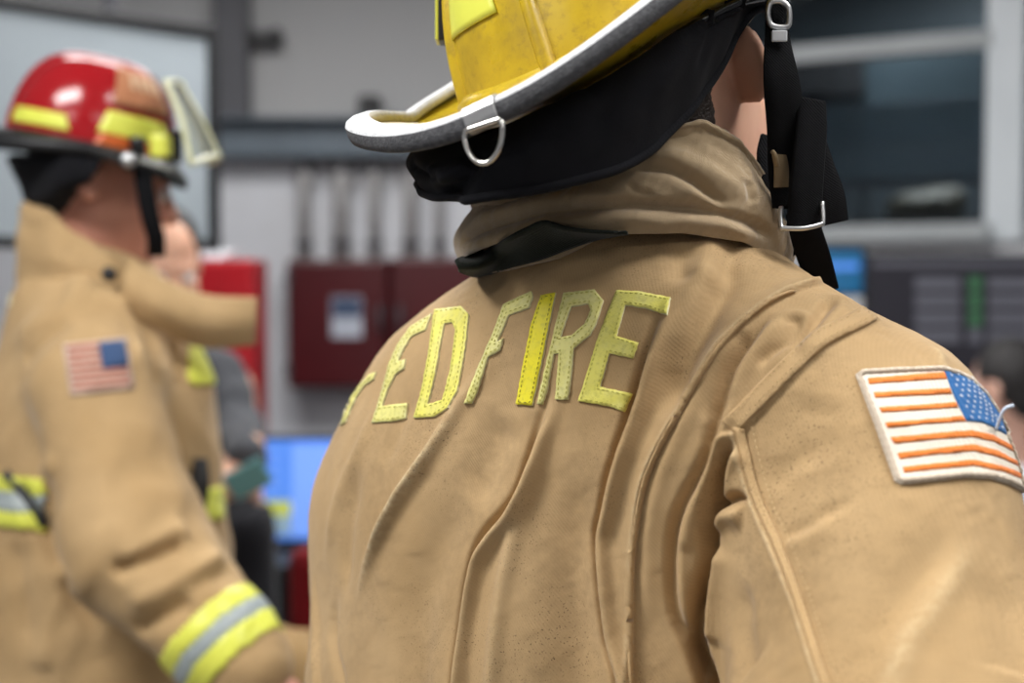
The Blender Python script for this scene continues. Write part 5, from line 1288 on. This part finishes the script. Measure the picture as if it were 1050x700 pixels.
# framed white board, hung at an angle from the ceiling
t = empty('whiteboard', P(90, 250, 4.0)); tag(t, 'large white board in a black frame behind the red helmet', 'board')
BA, BB = P(212, 145, 4.25), P(-150, 145, 3.50); bd = BA-BB; bd[2] = 0; Lb = np.linalg.norm(bd); bd /= Lb; bn = np.array([bd[1], -bd[0], 0]); MBd = Matrix(((bd[0], -bn[0], 0), (bd[1], -bn[1], 0), (0, 0, 1)))
zT, zB = P(212, 38, 4.25)[2], P(212, 249, 4.25)[2]; mid = (BA+BB)/2
def bpart(nm, u0, u1, z0, z1, out, th, mt):
    c = BB+bd*(u0+u1)/2+bn*out; c[2] = (z0+z1)/2; return box(nm, c, (u1-u0, th, z1-z0), mt, t, .004, MBd)
bpart('board_face', 0, Lb, zB, zT, 0, .03, M['board'])
fw = .026; bpart('frame_rail', -fw, Lb+fw, zT-.008, zT+fw, .008, .05, M['black']); bpart('frame_rail', -fw, Lb+fw, zB-fw, zB+.008, .008, .05, M['black']); bpart('frame_stile', Lb-.008, Lb+fw, zB, zT, .008, .05, M['black']); bpart('frame_stile', -fw, .008, zB, zT, .008, .05, M['black'])
q = at_y(115, 20, 4.12); bm = bmesh.new(); bm_box(bm, (q[0], 4.10, (zT+3.1)/2), (.035, .035, 3.1-zT), None, .004); from_bm('hanger_post', bm, M['column'], t)
q2 = BB+bd*.25; bm = bmesh.new(); bm_box(bm, (q2[0], q2[1]+.03, (zT+3.1)/2), (.035, .035, 3.1-zT), None, .004); from_bm('hanger_post', bm, M['column'], t)

# ------------------------------------------------------------------ desk, monitors, chair at mid distance
dz = P(280, 571, 4.0)[2]
t = empty('desk', (-.55, 4.2, 0)); tag(t, 'black desk carrying the blue monitor behind the lettered coat', 'desk')
box('worktop', (-.45, 4.2, dz-.018), (1.5, .7, .036), M['desk'], t, .005); box('modesty_panel', (-.45, 4.45, dz/2), (1.4, .02, dz-.08), M['desk'], t)
for x in (-1.15, .25):
    for y in (3.92, 4.48): box('leg', (x, y, (dz-.03)/2), (.05, .05, dz-.03), M['desk'], t, .004)
def monitor(nm, label, px0, px1, y0, y1, d_, zdesk, bez, yaw=0):
    a, b = at_y(px0, y1, d_), at_y(px1, y0, d_); t = empty(nm, ((a[0]+b[0])/2, d_, zdesk)); tag(t, label, 'monitor')
    c = ((a[0]+b[0])/2, d_+.02, (a[2]+b[2])/2); box('housing', c, (b[0]-a[0]+2*bez, .036, b[2]-a[2]+2*bez), M['black'], t, .006)
    zc = (a[2]-bez+zdesk)/2; box('stand_neck', (c[0], d_+.06, zdesk+.01+(c[2]-zdesk-.01)/2), (.06, .03, c[2]-zdesk-.01), M['black'], t, .006); box('stand_foot', (c[0], d_+.06, zdesk+.009), (.24, .18, .014), M['black'], t, .004); return t
def scr(t, nm, px0, px1, y0, y1, d_, mt, dd=0.):
    a, b = at_y(px0, y1, d_), at_y(px1, y0, d_); return box(nm, ((a[0]+b[0])/2, d_-dd, (a[2]+b[2])/2), (b[0]-a[0], .003, b[2]-a[2]), mt, t, 0)
t = monitor('computer_monitor', 'monitor with a bright blue screen and olive bar beside the lettered coat', 226, 405, 451, 553, 4.1, dz, .012)
scr(t, 'screen_backdrop', 226, 405, 451, 553, 4.1, M['scr_blue'], .001); scr(t, 'screen_pane', 300, 400, 455, 549, 4.1, M['scr_light'], .004); scr(t, 'screen_pane', 240, 299, 513, 529, 4.1, M['scr_olive'], .004); scr(t, 'screen_pane', 240, 299, 530, 547, 4.1, M['scr_grey'], .004)
for y in (462, 474, 486, 498): scr(t, 'screen_text_line', 245, 288, y, y+3, 4.1, M['scr_light'], .004)
rz = .74
t = empty('control_desk', (1.5, 4.45, 0)); tag(t, 'black control desk under the status screen at right', 'desk')
box('worktop', (1.18, 4.48, rz-.018), (1.3, .5, .036), M['desk'], t, .005); box('front_panel', (1.18, 4.68, rz/2), (1.2, .02, rz-.08), M['desk'], t)
for x in (.56, 1.8): box('side_panel', (x, 4.5, (rz-.03)/2), (.03, .5, rz-.03), M['desk'], t)
t = monitor('status_screen', 'dark status screen with grey rows and a green column right of the shoulder', 890, 1095, 264, 378, 4.4, rz, .012)
scr(t, 'screen_backdrop', 890, 1095, 264, 378, 4.4, M['scr_dark'], .001)
for i, y in enumerate((284, 302, 320, 338)):
    scr(t, 'screen_row', 938, 984, y, y+13, 4.4, M['scr_row'], .004); scr(t, 'screen_row', 1013, 1085, y, y+13, 4.4, M['scr_row'], .004); scr(t, 'status_mark', 993, 1006, y-1, y+14, 4.4, M['scr_green' if i < 3 else 'scr_row'], .004)
scr(t, 'screen_header', 895, 1090, 267, 273, 4.4, M['scr_row'], .004)
t = monitor('small_monitor', 'small monitor with a blue screen left of the dark status screen', 828, 884, 256, 300, 4.5, rz, .012)
scr(t, 'screen_backdrop', 828, 884, 256, 300, 4.5, M['scr_cyan'], .001); scr(t, 'screen_pane', 832, 880, 270, 276, 4.5, M['scr_blue'], .004)
# red chair with a bundled coat on it
t = empty('office_chair', (-.36, 3.05, 0)); tag(t, 'red fabric chair in front of the desk, half hidden by the lettered coat', 'chair')
q = P(376, 630, 2.95); bm = bmesh.new(); bm_box(bm, (q[0], 2.98, q[2]-.07), (.34, .07, .40), None, .03); from_bm('backrest', bm, M['red_fabric'], t)
bm = bmesh.new(); bm_box(bm, (q[0], 2.74, .47), (.46, .46, .08), None, .03); from_bm('seat', bm, M['red_fabric'], t)
tube('back_post', [(q[0], 3.0, .5), (q[0], 3.03, q[2]-.1)], .022, M['black'], t); tube('column', [(q[0], 2.74, .44), (q[0], 2.74, .08)], .026, M['steel_dull'], t)
for i in range(5): a = 2*PI*i/5; tube('leg', [(q[0], 2.74, .10), (q[0]+.28*math.cos(a), 2.74+.28*math.sin(a), .03)], [.024, .02], M['black'], t)
q = P(292, 672, 2.55)
t = empty('coat_bundle', (q[0], q[1], .51)); tag(t, 'bundled tan cloth heaped on the red chair beside the lime cuff', 'bundle')
def heap(p): return smin(smin(ell(p, q+[0, .02, -.03], (.09, .12, .07)), ell(p, (q[0]+.02, 2.66, .62), (.17, .15, .12)), .06), caps(p, q+[-.02, 0, -.02], (q[0], 2.62, .62), .06, .12), .05)
v, f = nets(lambda p: smax(smax(heap(p), .515-p[..., 2], .01), p[..., 1]-2.92, .01), np.arange(q[0]-.3, q[0]+.35, .014), np.arange(2.3, 2.95, .014), np.arange(.48, .95, .014), 1); v, f = subdiv(v, f); v = v+normals(v, f)*wobble(v, .010, .09, 71)[:, None]; v[:, 2] = np.maximum(v[:, 2], .513); v[:, 1] = np.minimum(v[:, 1], 2.94); from_np('heaped_cloth', v, f, M['glove'], t)
# ceiling lamps
for i, (x, y, w_) in enumerate(LAMPS):
    t = empty('ceiling_lamp', (x, y, 3.1)); tag(t, 'white ceiling light panel above the room', 'lamp', 'ceiling light panels')
    for dx, dy, sx_, sy_ in ((0, .33, 1.24, .03), (0, -.33, 1.24, .03), (.61, 0, .03, .66), (-.61, 0, .03, .66)): box('frame', (x+dx, y+dy, 3.085), (sx_, sy_, .03), M['white_trim'], t, .002)
    box('diffuser', (x, y, 3.092), (1.19, .63, .012), M['lamp'], t, .001)

# out-of-view strip lamp added to brighten the dim room beyond the window
t = empty('ceiling_lamp', on_wall(1000, -1.1, z=3.02)); tag(t, 'added light strip, out of view, brightening the dim room beyond the window', 'lamp')
q = on_wall(1000, -1.1, z=3.02); box('housing', q, (1.2, .16, .05), M['white_trim'], t, .004, MW); box('diffuser', q-[0, 0, .03], (1.15, .12, .012), M['lamp'], t, .001, MW)
area_light('beyond_fill_light', q-np.array([0, 0, .05]), q-np.array([0, 0, 2]), (1.15, .12), 55)
